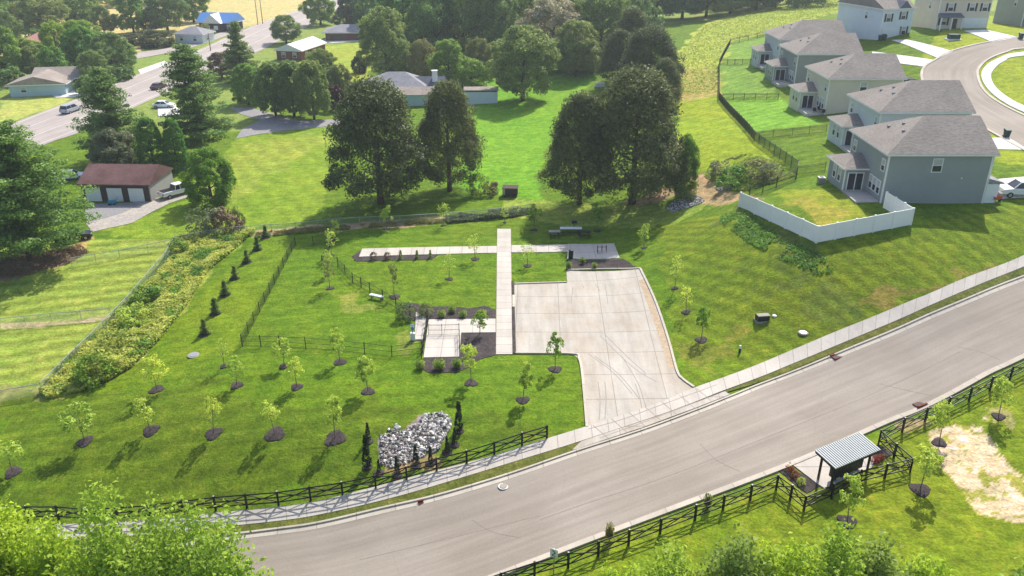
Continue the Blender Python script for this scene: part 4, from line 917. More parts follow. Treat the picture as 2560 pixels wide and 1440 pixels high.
# rock beds
def rocks(name, poly_px, n, lo, hi, label, seed):
    poly = W2(poly_px); rs = np.random.RandomState(seed); mn = poly.min(0); mx = poly.max(0); V = []; Fc = []; sh = []
    base = np.array([(1,0,0),(-1,0,0),(0,1,0),(0,-1,0),(0,0,1),(0,0,-1),(.6,.6,.55),(-.6,.6,.5),(.6,-.6,.5),(-.6,-.6,.6)], float)
    bm = bmesh.new(); [bm.verts.new(v) for v in base]; bmesh.ops.convex_hull(bm, input=bm.verts); bm.verts.ensure_lookup_table(); bm.verts.index_update()
    fs = [[v.index for v in f.verts] for f in bm.faces]; bv = np.array([v.co[:] for v in bm.verts]); bm.free(); k = 0
    while k < n:
        q = rs.rand(2) * (mx - mn) + mn
        if not inpoly(np.array([q[0]]), np.array([q[1]]), poly)[0]: continue
        s = lo + (hi - lo) * rs.rand() ** 2; R_ = np.array(Matrix.Rotation(rs.rand() * 6, 3, Vector(rs.randn(3)).normalized()))
        vv = (bv * (s * rs.uniform(.7, 1.25, 3) * np.array([1, 1, 1]))) * rs.uniform(.8, 1.15, (len(bv), 1)) @ R_.T; b = len(V)
        V += (vv + np.array([q[0], q[1], T(q[0], q[1]) + s * .15 + rs.rand() * .05])).tolist(); Fc += [[i + b for i in f] for f in fs]; sh += [rs.rand() ** 1.3 if rs.rand() < .75 else 0.02] * len(bv); k += 1
    me = bpy.data.meshes.new(name); me.from_pydata(V, [], Fc); a = me.attributes.new('shade', 'FLOAT', 'POINT'); a.data.foreach_set('value', sh); me.materials.append(M['rock'])
    tag(link(name, me), label, 'rocks', None, 'stuff')
rocks('rock_pile', [(952,1160),(950,1090),(975,1082),(1010,1078),(1050,1055),(1060,1035),(1105,1031),(1130,1048),(1128,1072),(1108,1100),(1095,1130),(1050,1145),(1010,1160),(975,1172)], 1300, .07, .20, 'heap of white and grey riprap stones on the lower lawn', 1)
rocks('loose_stones', [(965,1075),(985,1060),(1000,1068),(985,1085)], 14, .1, .3, 'few pale stones loose above the heap', 2)
rocks('stone_wash', [(1668,522),(1690,500),(1725,487),(1745,490),(1762,503),(1740,514),(1680,532)], 900, .08, .2, 'grey stone wash beside the cedar shade', 3)
rocks('stone_wash', [(1785,470),(1805,463),(1828,466),(1820,476),(1795,477)], 150, .08, .2, 'small grey stone patch by the picket fence end', 4)
# ---------------------------------------------------------------- buildings
def place_side(side, W, D, x, z, w_, h_, y0, y1):
    """box of width w_ centred x along a side, from z to z+h_, between y0 and y1 proud of the wall; returns box bounds"""
    if side == 'S': return (x - w_/2, x + w_/2, -y1, -y0, z, z + h_)
    if side == 'N': return (x - w_/2, x + w_/2, D + y0, D + y1, z, z + h_)
    if side == 'W': return (-y1, -y0, x - w_/2, x + w_/2, z, z + h_)
    return (W + y0, W + y1, x - w_/2, x + w_/2, z, z + h_)
def opening(root, side, W, D, kind, x, z, w_=1.0, h_=1.4, off=(0,0,0)):
    bx = lambda m, *a: m.box(*[q + off[i // 2] for i, q in enumerate(place_side(side, W, D, *a))])
    if kind in ('window', 'window2', 'shutters'):
        m = MB(); n = 2 if kind == 'window2' else 1; f = .09
        bx(m, x, z - f, w_ + 2*f, f, 0, .06); bx(m, x, z + h_, w_ + 2*f, f, 0, .06); bx(m, x, z + h_/2 - .035, w_, .07, 0, .055)
        for s in range(n + 1): bx(m, x - w_/2 - f/2 + s * (w_ + f) / n, z, f, h_, 0, .06)
        fr = m.build('window', M['white'], root); g = MB(); bx(g, x, z, w_, h_, 0, .03); g.build('pane', M['glass'], fr)
        if kind != 'window2': g = MB(); bx(g, x, z + h_/2 + .035, w_, h_/2 - .035, .032, .045); g.build('blind', M['curtain'], fr)
        if kind == 'shutters':
            for s in (-1, 1): g = MB(); bx(g, x + s * (w_/2 + .32), z - .05, .38, h_ + .1, 0, .05); g.build('shutter', M['blackmetal'], root)
    elif kind == 'garage':
        m = MB(); bx(m, x, z, w_, h_, 0, .05)
        for i in range(1, 4): bx(m, x, z + h_ * i / 4 - .02, w_ - .1, .04, .05, .065)
        [bx(m, x - w_/2 + (k_+.5)*w_/4, z + .12, .03, h_ - .2, .05, .062) for k_ in range(-0, 4) if k_ != 0]; m.build('garage_door', M['door_white'], root)
    elif kind == 'door':
        m = MB(); bx(m, x, z, .95, 2.1, 0, .05); d = m.build('door', M['darkwood'], root); g = MB(); bx(g, x + .35, z + 1, .08, .08, .05, .1); g.build('handle', M['steel'], d)
    elif kind == 'slider':
        m = MB(); bx(m, x, z - .05, w_ + .2, .08, 0, .07); bx(m, x, z + h_, w_ + .2, .1, 0, .07)
        for s in (-.5, 0, .5): bx(m, x + s * (w_ + .1), z, .1, h_, 0, .07)
        fr = m.build('sliding_door', M['white'], root); g = MB(); bx(g, x, z, w_, h_, 0, .04); g.build('pane', M['glass'], fr)
    elif kind == 'dark': m = MB(); bx(m, x, z, w_, h_, 0, .04); m.build('window', M['glass'], root)  # flat dark panel; on a carport it stands for the shade inside
def hip_roof(W, D, z, rh, ov, left='hip', right='hip', axis='x', t=.2, hipin=None):
    """closed roof; ridge along x or y; ends hip or gable"""
    if axis == 'y':
        m = hip_roof(D, W, z, rh, ov, left, right, 'x', t, hipin); m.v = [(W - y, x, zz) for x, y, zz in m.v]; return m
    hi = hipin if hipin is not None else D / 2
    x0, x1, y0, y1 = -ov, W + ov, -ov, D + ov; rl = x0 if left == 'gable' else x0 + hi + ov; rr = x1 if right == 'gable' else x1 - hi - ov
    if rr < rl: rl = rr = (rl + rr) / 2
    zz = z - .02; v = [(x0,y0,zz),(x1,y0,zz),(x1,y1,zz),(x0,y1,zz),(x0,y0,zz+t),(x1,y0,zz+t),(x1,y1,zz+t),(x0,y1,zz+t),(rl,D/2,zz+t+rh),(rr,D/2,zz+t+rh)]
    return MB().poly(v, [(0,3,2,1),(0,1,5,4),(1,2,6,5),(2,3,7,6),(3,0,4,7),(4,5,9,8),(6,7,8,9),(5,6,9),(7,4,8)])
def gable_walls(W, D, z0, wh, rh, left, right, axis='x'):
    m = MB().box(0, W, 0, D, z0, wh)
    a, b = (W, D) if axis == 'x' else (D, W)
    k = .93
    for end, flag in ((0.0, left), (1.0, right)):
        if flag != 'gable': continue
        xs = (0.0, .15) if end == 0 else (a - .15, a)
        v = [(xs[0],.05,wh-.01),(xs[1],.05,wh-.01),(xs[0],b-.05,wh-.01),(xs[1],b-.05,wh-.01),(xs[0],b/2,wh+rh*k),(xs[1],b/2,wh+rh*k)]
        if axis == 'y': v = [(W - y, x, z) for x, y, z in v]
        m.poly(v, [(0,2,4),(1,5,3),(0,1,3,2),(0,4,5,1),(2,3,5,4)])
    return m
def building(name, label, cat, loc, rot, W, D, wh, rh, walls, roof, left='hip', right='hip', axis='x', ov=.45, ops=(), z0=-1.5, group=None, corners=True, hipin=None, fascia=True):
    r = empty(name, loc, rot, label, cat, group)
    wo = gable_walls(W, D, z0, wh, rh, left, right, axis).build('wall', M[walls], r)
    ro = hip_roof(W, D, wh, rh, ov, left, right, axis, .2, hipin).build('roof', M[roof], r)
    if fascia:
        m = MB(); e = ov + .03; h0, h1 = wh - .06, wh + .15
        m.box(-e, W+e, -e, -ov+.0, h0, h1); m.box(-e, W+e, D+ov, D+e, h0, h1); m.box(-e, -ov, -ov, D+ov, h0, h1); m.box(W+ov, W+e, -ov, D+ov, h0, h1); m.build('fascia', M['trim'], r)
    if corners:
        c = .16
        for x in (-.02, W - c + .02):
            for y in (-.02, D - c + .02): MB().box(x, x + c, y, y + c, 0, wh - .06).build('corner_trim', M['trim'], r)
    for o in ops: opening(r, o[0], W, D, *o[1:])
    return r
def row_house(px, py, walls, label, upper_side_window=True, patio=True, wmul=1.0):
    p = P(px, py); W, D, wh = 11.7 * wmul, 10.6, 5.7
    ops = [('W','window',1.0,3.6,.8,1.25),('W','window',9.4,3.6,.8,1.25),('W','window',1.2,.8,.75,1.5),('W','window',2.3,.8,.75,1.5),('W','window',3.4,.8,.75,1.5)]
    if upper_side_window: ops.append(('S','window',5.6,3.75,1.0,1.45))
    ops += [('E','garage',2.8,0,4.6,2.2),('E','window2',7.8,3.4,1.6,1.3),('E','window2',3,3.4,1.6,1.3)]
    r = building('family_house', label, 'house', p, 0, W, D, wh, 3.0, walls, 'roof', 'hip', 'gable', ov=.42, ops=ops, group='two-storey houses of the right hand row', hipin=5.6)
    # rear sunroom
    sw, sd, so_ = 2.7, 5.2, 4.6
    MB().box(-sw, .0, so_, so_ + sd, -1.5, 2.7).build('sunroom_wall', M[walls], r)
    m = MB(); x0, x1, y0, y1, z = -sw - .35, .0, so_ - .35, so_ + sd + .35, 2.68
    m.poly([(x0,y0,z),(x1,y0,z),(x1,y1,z),(x0,y1,z),(x0,y0,z+.15),(x1,y0,z+.15),(x1,y1,z+.15),(x0,y1,z+.15),(x0+2.2,so_+sd/2,z+1.25),(x1,so_+sd/2,z+1.25)],
           [(0,3,2,1),(0,1,5,4),(2,3,7,6),(3,0,4,7),(4,5,9,8),(6,7,8,9),(7,4,8),(1,2,6,9,5)]).build('sunroom_roof', M['roof'], r)
    m = MB(); m.box(x0-.03, -.002, y0-.03, y0, z-.04, z+.13); m.box(x0-.03, x0, y0, y1, z-.04, z+.13); m.build('sunroom_fascia', M['trim'], r)
    m = MB(); m.box(-sw-.02, -sw+.12, so_-.02, so_+.12, 0, 2.64); m.box(-sw-.02, -sw+.12, so_+sd-.12, so_+sd+.02, 0, 2.64); m.build('sunroom_trim', M['trim'], r)
    opening(r, 'S', sw, sd, 'slider', 1.35, .1, 1.7, 2.05, (-sw, so_, 0))
    for y in (1.5, 3.1): opening(r, 'W', sw, sd, 'window', y, .8, .8, 1.5, (-sw, so_, 0))
    if patio:
        MB().box(-sw - .1, -.03, .3, so_ - .03, -.4, .12).build('patio_slab', M['slab'], r)
    MB().box(8.6, 8.75, -.05, 0, 2.9, 3.05).build('wall_vent', M['trim'], r)
    MB().box(11.75, 11.83, -.06, .02, 0, 5.6).build('downspout', M['trim'], r)
    # front porch on the street side
    for y in (.3, 3.0): MB().box(W + 1.5, W + 1.7, y, y + .2, 0, 2.4).build('porch_post', M['white'], r)
    MB().poly([(W+.02,.0,2.95),(W+2.0,.0,2.42),(W+2.0,3.4,2.42),(W+.02,3.4,2.95),(W+.02,.0,2.3),(W+2.0,.0,2.3),(W+2.0,3.4,2.3),(W+.02,3.4,2.3)],
              [(0,1,2,3),(4,7,6,5),(0,4,5,1),(1,5,6,2),(2,6,7,3),(3,7,4,0)]).build('porch_roof', M['roof_grey'], r)
    m = MB(); m.box(W + .02, W + 1.45, .05, .15, 0, 2.25); m.build('porch_panel', M['white'], r)
    for x, y in ((2.6, 3.4), (3.4, 5.4), (2.2, 6.4)): MB().box(x, x + .28, y, y + .28, wh + .2 + (x + .42) * .5 - .1, wh + .2 + (x + .42) * .5 + .2).build('roof_vent', M['roof_grey'], r)
    return r
row_house(2200, 508, 's_grey', 'grey-green two-storey house with white corner trim, nearest of the row, behind the white fence')
row_house(2183, 388, 's_blue', 'pale blue two-storey house, second nearest of the row', True)
row_house(2060, 287, 's_cream', 'cream sided two-storey house in the middle of the row')
row_house(1984, 214, 's_grey', 'grey sided two-storey house behind the cream one', False)
row_house(1942, 172, 's_blue', 'pale blue house at the far end of the row with the broad brown roof', False, wmul=1.12)
def front_house(px, py, W, D, walls, label, garx, rot=0, porchx=None, shutters=()):
    p = P(px, py); ops = [('S','garage',garx,0,4.6,2.3)] + [('S','shutters',x,z,.95,1.45) for x, z in shutters] + [('W','window',D*.35,3.7,.7,1.3)]
    r = building('family_house', label, 'house', p, rot, W, D, 5.9, 3.4, walls, 'roof', 'gable', 'gable', ov=.35, ops=ops, group='two-storey houses on the far side of the close')
    if porchx is not None:
        x0, x1 = porchx
        for x in (x0 + .1, (x0 + x1) / 2, x1 - .1): MB().box(x - .1, x + .1, -1.6, -1.4, 0, 2.6).build('porch_post', M['white'], r)
        MB().poly([(x0,-1.8,2.6),(x1,-1.8,2.6),(x1,-.02,3.2),(x0,-.02,3.2),(x0,-1.8,2.5),(x1,-1.8,2.5),(x1,-.02,2.5),(x0,-.02,2.5)], [(0,1,2,3),(4,7,6,5),(0,4,5,1),(1,5,6,2),(2,6,7,3),(3,7,4,0)]).build('porch_roof', M['roof_dark'], r)
        opening(r, 'S', W, D, 'shutters', x0 + 1.3, .9, 1.1, 1.4); opening(r, 'S', W, D, 'door', x1 - .9, 0)
    return r
h6 = front_house(2197, 101, 7.2, 14, 's_white', 'white sided tall house with a gabled front above the far end of the row', 2.7, rad(17), None, ((1.4, 3.6), (4.9, 3.9), (5.6, 1.0)))
MB().poly([(3.2,-.36,6.0),(6.4,-.36,6.0),(4.8,-.36,7.5),(3.2,2.5,6.3),(6.4,2.5,6.3),(4.8,2.5,7.5)], [(0,1,2),(3,5,4),(0,2,5,3),(1,4,5,2),(0,3,4,1)]).build('front_gable', M['roof_dark'], h6)
front_house(2337, 74, 10.4, 11, 's_cream', 'cream house with dark shutters and a white double garage at the top edge', 7.8, 0, (.1, 4.6), ((2.3, 3.6), (6.6, 3.6), (9.2, 3.6)))
front_house(2552, 66, 10, 11, 's_grey', 'grey house cut by the right edge at the top', 7, 0, (.1, 4.2), ((2.3, 3.6),))
# older houses on the left
RW = lambda px, py: P(px, py)
g = building('garage', 'long garage with a rusty red roof and three white doors', 'garage', P(210, 505), rad(-2), 10.4, 8.2, 2.75, 1.9, 'darkwood', 'roof_red', 'gable', 'gable', ov=.35, corners=False, fascia=False,
    ops=[('S','garage',1.75,.15,2.3,2.1),('S','garage',5.05,.15,2.3,2.1),('S','garage',8.35,.15,2.3,2.1)])
gable_walls(.16, 8.2, -1.5, 2.74, 0, 'x', 'x').build('side_wall', M['block'], g).location = (10.4, 0, 0)
MB().poly([(10.42,.05,2.7),(10.56,.05,2.7),(10.42,8.15,2.7),(10.56,8.15,2.7),(10.42,4.1,4.45),(10.56,4.1,4.45)], [(0,2,4),(1,5,3),(0,1,3,2),(0,4,5,1),(2,3,5,4)]).build('gable_end', M['block'], g)
brk = building('brick_house', 'red brick house with a pale metal gable roof beside the highway', 'house', P(693, 150), rad(38), 7.8, 15, 2.7, 1.7, 'brick', 'roof_white', 'gable', 'gable', 'y', .5, [('S','window',2.2,.9,1.0,1.3),('S','window',5.6,.9,1.0,1.3),('E','window',3,.9,1.4,1.2),('E','window',8,.9,1.4,1.2),('E','door',5.5,0)], corners=False)
brk.rotation_euler.z = rad(-14)
b = building('long_house', 'long grey roofed house with a wide covered front', 'house', P(815, 103), rad(2), 20, 9, 2.6, 1.9, 'brick', 'roof_grey', 'hip', 'gable', ov=1.0, corners=False, ops=[('S','dark',3.5,.5,4,1.6),('S','dark',11,.4,3,1.9),('S','dark',15,.4,3,1.9)])
building('brick_house', 'brick house with a brown hipped roof above the long grey one', 'house', P(870, 66), rad(-12), 13, 9, 2.8, 2.2, 'brick', 'roof_tan', 'hip', 'hip', ov=.6, corners=False, ops=[('S','window',3,.9,1.4,1.2),('S','window',8,.9,1.4,1.2)])
building('pale_house', 'pale roofed house cut by the top edge near the highway', 'house', P(895, 25), rad(-35), 12, 18, 3, 2.6, 's_white', 'roof_white', 'gable', 'gable', ov=.5, corners=False)
bh = building('blue_roofed_house', 'dark log house with a bright blue metal roof and a white gable', 'house', P(500, 78), rad(-8), 12.5, 8, 3.0, 2.8, 'darkwood', 'roof_blue', 'gable', 'gable', ov=.8, corners=False, ops=[('S','window',1.5,1,1.2,1.3),('S','window',11,1,1.2,1.3)])
MB().poly([(2.6,-2.6,3.0),(9.4,-2.6,3.0),(6,-2.6,6.0),(2.6,4,3.0),(9.4,4,3.0),(6,4,6.0)], [(0,1,2),(3,5,4),(0,3,4,1),(0,2,5,3),(1,4,5,2)]).build('front_gable_roof', M['roof_white'], bh)
m = MB(); m.poly([(3.1,-2.5,0),(8.9,-2.5,0),(8.9,-2.5,3),(6,-2.5,5.55),(3.1,-2.5,3),(3.1,0,0),(8.9,0,0),(8.9,0,3),(6,0,5.55),(3.1,0,3)], [(0,1,2,3,4),(0,5,6,1),(1,6,7,2),(4,9,5,0)]); m.build('front_gable_wall', M['darkwood'], bh)
m = MB(); m.box(3.8, 5.2, -2.7, -2.55, .9, 2.3); m.box(6.8, 8.2, -2.7, -2.55, .9, 2.3); m.box(5.3, 6.7, -2.7, -2.55, 3.1, 4.3); m.build('window', M['white'], bh)
building('white_house', 'small white house with a grey hipped roof above the side road', 'house', P(440, 108), rad(-10), 9.5, 7.5, 2.8, 1.9, 's_white', 'roof_grey', 'hip', 'hip', ov=.5, corners=False, ops=[('S','window',2.2,.9,1,1.3),('S','window',6.8,.9,1,1.3),('E','window',3,.9,1,1.3)])
rh_ = building('ranch_house', 'low ranch house with a tan roof beside the left edge', 'house', P(28, 243), rad(10), 12, 9, 2.6, 1.8, 's_cyan', 'roof_tan', 'gable', 'gable', 'y', .6, corners=False, ops=[('S','window',3,1,1.1,1.1)])
building('ranch_wing', 'tan roofed wing with a dark carport joining the low ranch house', 'house', P(92, 226) , rad(8), 11, 8, 2.7, 1.9, 'brick', 'roof_tan', 'gable', 'gable', ov=.8, corners=False, ops=[('S','dark',6,.2,5,2.0)])  # carport mouth is a flat panel, its inner shade painted dark
building('pink_roofed_house', 'pink roofed house half hidden among trees at the left', 'house', P(62, 128), rad(-12), 10, 8, 2.8, 2.6, 'brick', 'roof_pink', 'hip', 'gable', ov=.6, corners=False)
ch = building('grey_roofed_house', 'rambling grey roofed house behind the cedar pair', 'house', P(905, 262), rad(3), 15, 11, 2.8, 3.2, 's_cyan', 'roof_grey', 'hip', 'hip', ov=.6, corners=False, ops=[('S','window',3,.9,1.2,1.3),('S','window',11,.9,1.2,1.3)])
MB().poly([(9,2,2.82),(18.5,2,2.82),(18.5,9,2.82),(9,9,2.82),(9,5.5,5.1),(18.5,5.5,5.1)], [(0,3,2,1),(0,1,5,4),(2,3,4,5),(1,2,5),(3,0,4)]).build('wing_roof', M['roof_dark'], ch)
MB().box(12, 18, 2.4, 8.6, -1, 2.78).build('wing_wall', M['s_cyan'], ch)
MB().poly([(8.2,-3.2,2.7),(20,-3.2,2.7),(20,3.2,2.7),(8.2,3.2,2.7),(8.2,0,3.9),(20,0,3.9)], [(0,3,2,1),(0,1,5,4),(2,3,4,5),(1,2,5),(3,0,4)]).build('front_wing_roof', M['roof_tan'], ch)
MB().box(8.8, 19.5, -2.6, 2.2, -1, 2.68).build('front_wing_wall', M['s_cyan'], ch)
MB().poly([(3,-2.4,2.8),(8.5,-2.4,2.8),(5.75,-2.4,4.9),(3,5,2.8),(8.5,5,2.8),(5.75,5,4.9)], [(0,1,2),(3,5,4),(0,3,4,1),(0,2,5,3),(1,4,5,2)]).build('gable_roof', M['roof_grey'], ch)
m = MB().box(15.6, 16.7, 4.0, 5.2, 2, 6.4); m.box(15.5, 16.8, 3.9, 5.3, 6.4, 6.55); m.build('chimney', M['white'], ch)
sh_ = building('pale_shed', 'flat roofed pale blue shed beside the rounded dark tree', 'shed', P(1162, 262), rad(2), 7.2, 3.6, 3.0, .35, 's_white', 'roof_tan', 'gable', 'gable', ov=.2, corners=False, fascia=False, ops=[('S','dark',3.6,2.75,7.0,.2)])
# ---------------------------------------------------------------- mailbox shelter
def shelter():
    p = P(2143, 1207); r = empty('mailbox_shelter', p, 0, 'black posted mailbox shelter with a ribbed metal roof by the street', 'shelter')
    a = P(2147, 1207); b_ = P(2009, 1275); u = Vector((a.x - b_.x, a.y - b_.y, 0)); ang = math.atan2(u.y, u.x); r.rotation_euler.z = ang
    # roof corners measured: long side along the street
    c = [P(2075, 1205), P(2180, 1165)]; r.location = P(2106, 1190)
    Lx, Ly = 4.3, 1.45
    m = MB()
    for x in (-1, 1):
        for y in (-1, 1): pass
    for x in (-1, 1):
        for y in (-1, 1):
            MB().box(x*Lx*.46-.07, x*Lx*.46+.07, y*Ly*.42-.07, y*Ly*.42+.07, -.3, 2.22 + (.18 if y > 0 else -.05)).build('post', M['black'], r)
    m = MB(); n = 22
    def zr(y): return 2.38 + .17 * y
    hx, hy = Lx/2 + .28, Ly/2 + .3
    m.poly([(-hx,-hy,zr(-hy)),(hx,-hy,zr(-hy)),(hx,hy,zr(hy)),(-hx,hy,zr(hy)),(-hx,-hy,zr(-hy)+.06),(hx,-hy,zr(-hy)+.06),(hx,hy,zr(hy)+.06),(-hx,hy,zr(hy)+.06)], [(0,3,2,1),(4,5,6,7),(0,1,5,4),(1,2,6,5),(2,3,7,6),(3,0,4,7)])
    for i in range(n + 1):
        x = -hx + .04 + (2*hx - .08) * i / n; pass
    ro = m.build('metal_roof', M['roofmetal'], r); m = MB()
    for i in range(n + 1):
        x = -hx + .05 + (2*hx - .1) * i / n; m.bar((x, -hy-.01, zr(-hy)+.08), (x, hy+.01, zr(hy)+.08), .12, .06)
    m.build('roof_ribs', M['rib'], ro)
    m = MB(); m.box(-hx+.05, hx-.05, -hy+.02, -hy+.1, zr(-hy)-.2, zr(-hy)-.01); m.box(-hx+.05, hx-.05, hy-.1, hy-.02, zr(hy)-.2, zr(hy)-.01)
    for s in (-1, 1): m.bar((s*(hx-.06), -hy+.12, zr(-hy)-.1), (s*(hx-.06), hy-.12, zr(hy)-.1), .06, .16)
    m.build('roof_beam', M['black'], r)
    for i in range(4):
        x = -1.35 + i * .78; k = MB().box(x, x + .76, -.3, .22, .4, 1.8); o = k.build('mailbox_unit', M['blackmetal'], r)
        d = MB()
        for q in range(3):
            for w_ in range(5): d.box(x+.04+q*.215, x+.04+q*.215+.19, .222, .235, .6+w_*.225, .6+w_*.225+.2)
        d.build('mailbox_door', M['steel'], o); MB().box(x+.22, x+.48, -.15, .1, -.1, .55).build('pedestal', M['blackmetal'], o)
    return r
shelter()
sheet('pavement', [(1972,1157),(2050,1124),(2120,1098),(2165,1120),(2185,1150),(2180,1170),(2060,1222),(2044,1212)], M['slab'], .10, .5, .12)
# ---------------------------------------------------------------- fences
def fence(name, label, pts, h, rail_fn, post_w, mats, gname=None, post_every=None, cap=False, cat='fence', post_h=None, world=False):
    """pts: posts as photo points (or corners, filled in when post_every is given)"""
    if name == 'white_fence':          # posts follow the ground at even spacing
        pts = [tuple(np.array(a) + (np.array(b) - np.array(a)) * k / n) for a, b, n in zip(pts[:-1], pts[1:], (5, 5, 3)) for k in range(n)] + [pts[-1]]; post_every = None
    W_ = [P(*q) for q in pts]; seq = [W_[0]]
    for a, b in zip(W_[:-1], W_[1:]):
        n = max(1, round((b - a).length / post_every)) if post_every else 1
        for k in range(1, n + 1):
            q = a.lerp(b, k / n); q.z = T(q.x, q.y); seq.append(q)
    r = empty(name, seq[0], 0, label, cat); o0 = seq[0]; ph = post_h or h + .1
    cm = MB().box(-post_w/2, post_w/2, -post_w/2, post_w/2, -.2, ph).build('post', M[mats[0]], r); pm = cm.data
    if cap: cp = MB().box(-post_w*.42, post_w*.42, -post_w*.42, post_w*.42, ph, ph + .03).build('post_cap', M['galv'], cm); cpm = cp.data
    for i, q in enumerate(seq):
        o = cm if i == 0 else link('post', pm, r)
        o.location = q - o0
        d = (seq[min(i+1, len(seq)-1)] - seq[max(i-1, 0)]); o.rotation_euler.z = math.atan2(d.y, d.x)
        if cap and i and i % 2 == 0: link('post_cap', cpm, o)
    for a, b in zip(seq[:-1], seq[1:]):
        m = MB(); rail_fn(m, a - o0, b - o0, h)
        if m.v: m.build('rail' if name != 'white_fence' else 'panel', M[mats[1]], r)
    return r
up = lambda v, z: Vector((v.x, v.y, v.z + z))
def rails_cross(m, a, b, h):
    for z in (.98, .62, .26): m.bar(up(a, h * z), up(b, h * z), .035, .105)
    n = (b - a).cross(Vector((0, 0, 1))).normalized() * .045
    m.bar(up(a, h * .26) + n, up(b, h * .95) + n, .03, .075); m.bar(up(a, h * .95) - n, up(b, h * .26) - n, .03, .075)
def rails_wire(m, a, b, h, step=.11, t=.009):
    for z in (.97, .5, .06): m.bar(up(a, h * z), up(b, h * z), .03, .03)
    n = int((b - a).length / step)
    for k in range(1, n): q = a.lerp(b, k / n); m.bar(up(q, .04), up(q, h * .97), t, t)
def rails_picket(m, a, b, h):
    for z in (.97, .82, .1): m.bar(up(a, h * z), up(b, h * z), .035, .04)
    n = int((b - a).length / .12)
    for k in range(1, n): q = a.lerp(b, k / n); m.bar(up(q, .04), up(q, h * .98), .02, .02)
def rails_link(m, a, b, h):
    m.bar(up(a, h), up(b, h), .06, .06); l = (b - a).length; n = int(l / .17)
    for k in range(-int(h / .17), n):
        for s in (0, 1):
            t0, t1 = k / n, (k + h / .17) / n; z0, z1 = 0., 1.
            if t0 < 0: z0 = -t0 / (t1 - t0); t0 = 0
            if t1 > 1: z1 = z0 + (1 - t0) / ((k + h / .17) / n - k / n) if k >= 0 else (1 - k / n) / ((h / .17) / n); t1 = 1
            A, B = (z0, z1) if not s else (1 - z0, 1 - z1)
            m.bar(up(a.lerp(b, t0), h * A), up(a.lerp(b, t1), h * B), .008, .008)
def panel_white(m, a, b, h):
    d = (b - a).normalized(); n = d.cross(Vector((0, 0, 1))).normalized()
    k = int((b - a).length / .16)
    for i in range(k):
        p0 = a.lerp(b, i / k); p1 = a.lerp(b, (i + .94) / k); w_ = n * .02
        m.poly([up(p0 - w_, -.4), up(p1 - w_, -.4), up(p1 + w_, -.4), up(p0 + w_, -.4), up(p0 - w_, h - .05), up(p1 - w_, h - .05), up(p1 + w_, h - .05), up(p0 + w_, h - .05)], [(0,3,2,1),(4,5,6,7),(0,1,5,4),(1,2,6,5),(2,3,7,6),(3,0,4,7)])
    m.bar(up(a, h - .03), up(b, h - .03), .07, .12); m.bar(up(a, .1), up(b, .1), .06, .16)
fence('board_fence', 'long black crossbuck fence along the park side of the street', [(-250,1300),(-160,1301),(-70,1301),(0,1300),(74,1299),(148,1299),(222,1305),(297,1302),(378,1296),(460,1286),(540,1276),(618,1270),(697,1264),(777,1252),(857,1240),(940,1223),(1017,1201),(1092,1180),(1167,1161),(1236,1139),(1305,1116),(1367,1098)], 1.3, rails_cross, .14, ('black','black'), cap=True)
fence('board_fence', 'black crossbuck fence along the lower side of the street and round the mailbox shelter', [(1090,1530),(1172,1500),(1253,1470),(1336,1443),(1420,1420),(1495,1391),(1571,1363),(1650,1334),(1737,1300),(1807,1275),(1875,1250),(1940,1224),(1975,1250),(2009,1277),(2078,1247),(2147,1212),(2211,1196),(2275,1180),(2234,1145),(2196,1110),(2255,1080),(2312,1054),(2368,1028),(2422,1002),(2474,976),(2524,950),(2578,924),(2640,894)], 1.3, rails_cross, .14, ('black','black'), cap=True)
dog = fence('wire_fence', 'tall side of the dark wire dog run fence running away from the camera', [(606,864),(739,612)], 1.25, rails_wire, .07, ('fencegreen','fencegreen'), post_every=2.4)
fence('wire_fence', 'low dark wire fence along the bottom of the dog run', [(606,866),(700,868),(765,872),(833,876),(912,885),(980,893),(1055,884)], 1.25, rails_wire, .07, ('fencegreen','fencegreen'), post_every=2.6)
fence('wire_fence', 'dark wire fence on the upper right of the dog run ending at the plaza', [(783,613),(832,605),(806,664),(845,668),(882,707),(925,732),(1025,790),(1066,808)], 1.25, rails_wire, .07, ('fencegreen','fencegreen'), post_every=2.4)
fence('entry_fence', 'short black gated fence between the pale slab and the plaza', [(1070,804),(1066,830),(1060,865),(1054,898)], 1.2, rails_wire, .08, ('blackmetal','blackmetal'), post_every=1.4)
fence('entry_fence', 'thin black gated fence crossing the plaza slabs', [(1072,838),(1105,838),(1148,836),(1150,868),(1149,892)], 1.2, rails_wire, .05, ('blackmetal','blackmetal'), post_every=1.6)
fence('chain_link_fence', 'grey chain link fence along the weedy bank', [(107,985),(160,930),(230,862),(320,768),(415,655),(440,612)], 1.25, rails_link, .06, ('galv','galv'), post_every=3)
fence('chain_link_fence', 'grey chain link fence across the lower left yard at the frame edge', [(-160,1022),(0,1004),(107,985)], 1.2, rails_link, .05, ('galv','galv'), post_every=3)
fence('chain_link_fence', 'faint chain link fence between the two mown yards', [(-160,840),(0,818),(130,805),(278,792)], 1.1, rails_link, .05, ('galv','galv'), post_every=3)
fence('chain_link_fence', 'faint chain link fence between the field and the mown yard', [(180,665),(300,645),(440,616)], 1.1, rails_link, .05, ('galv','galv'), post_every=3)
fence('chain_link_fence', 'long faint chain link boundary fence in front of the cedars', [(440,612),(560,590),(740,578),(850,566),(1000,560),(1130,552),(1280,537),(1330,530)], 1.2, rails_link, .05, ('galv','galv'), post_every=3)
fence('picket_fence', 'long dark metal fence curving behind the row houses', [(1915,92),(1825,112),(1797,165),(1797,250),(1840,300),(1885,352),(1992,428),(1990,448),(1940,470),(1872,495)], 1.5, rails_picket, .08, ('fencegreen','fencegreen'), post_every=2.4)
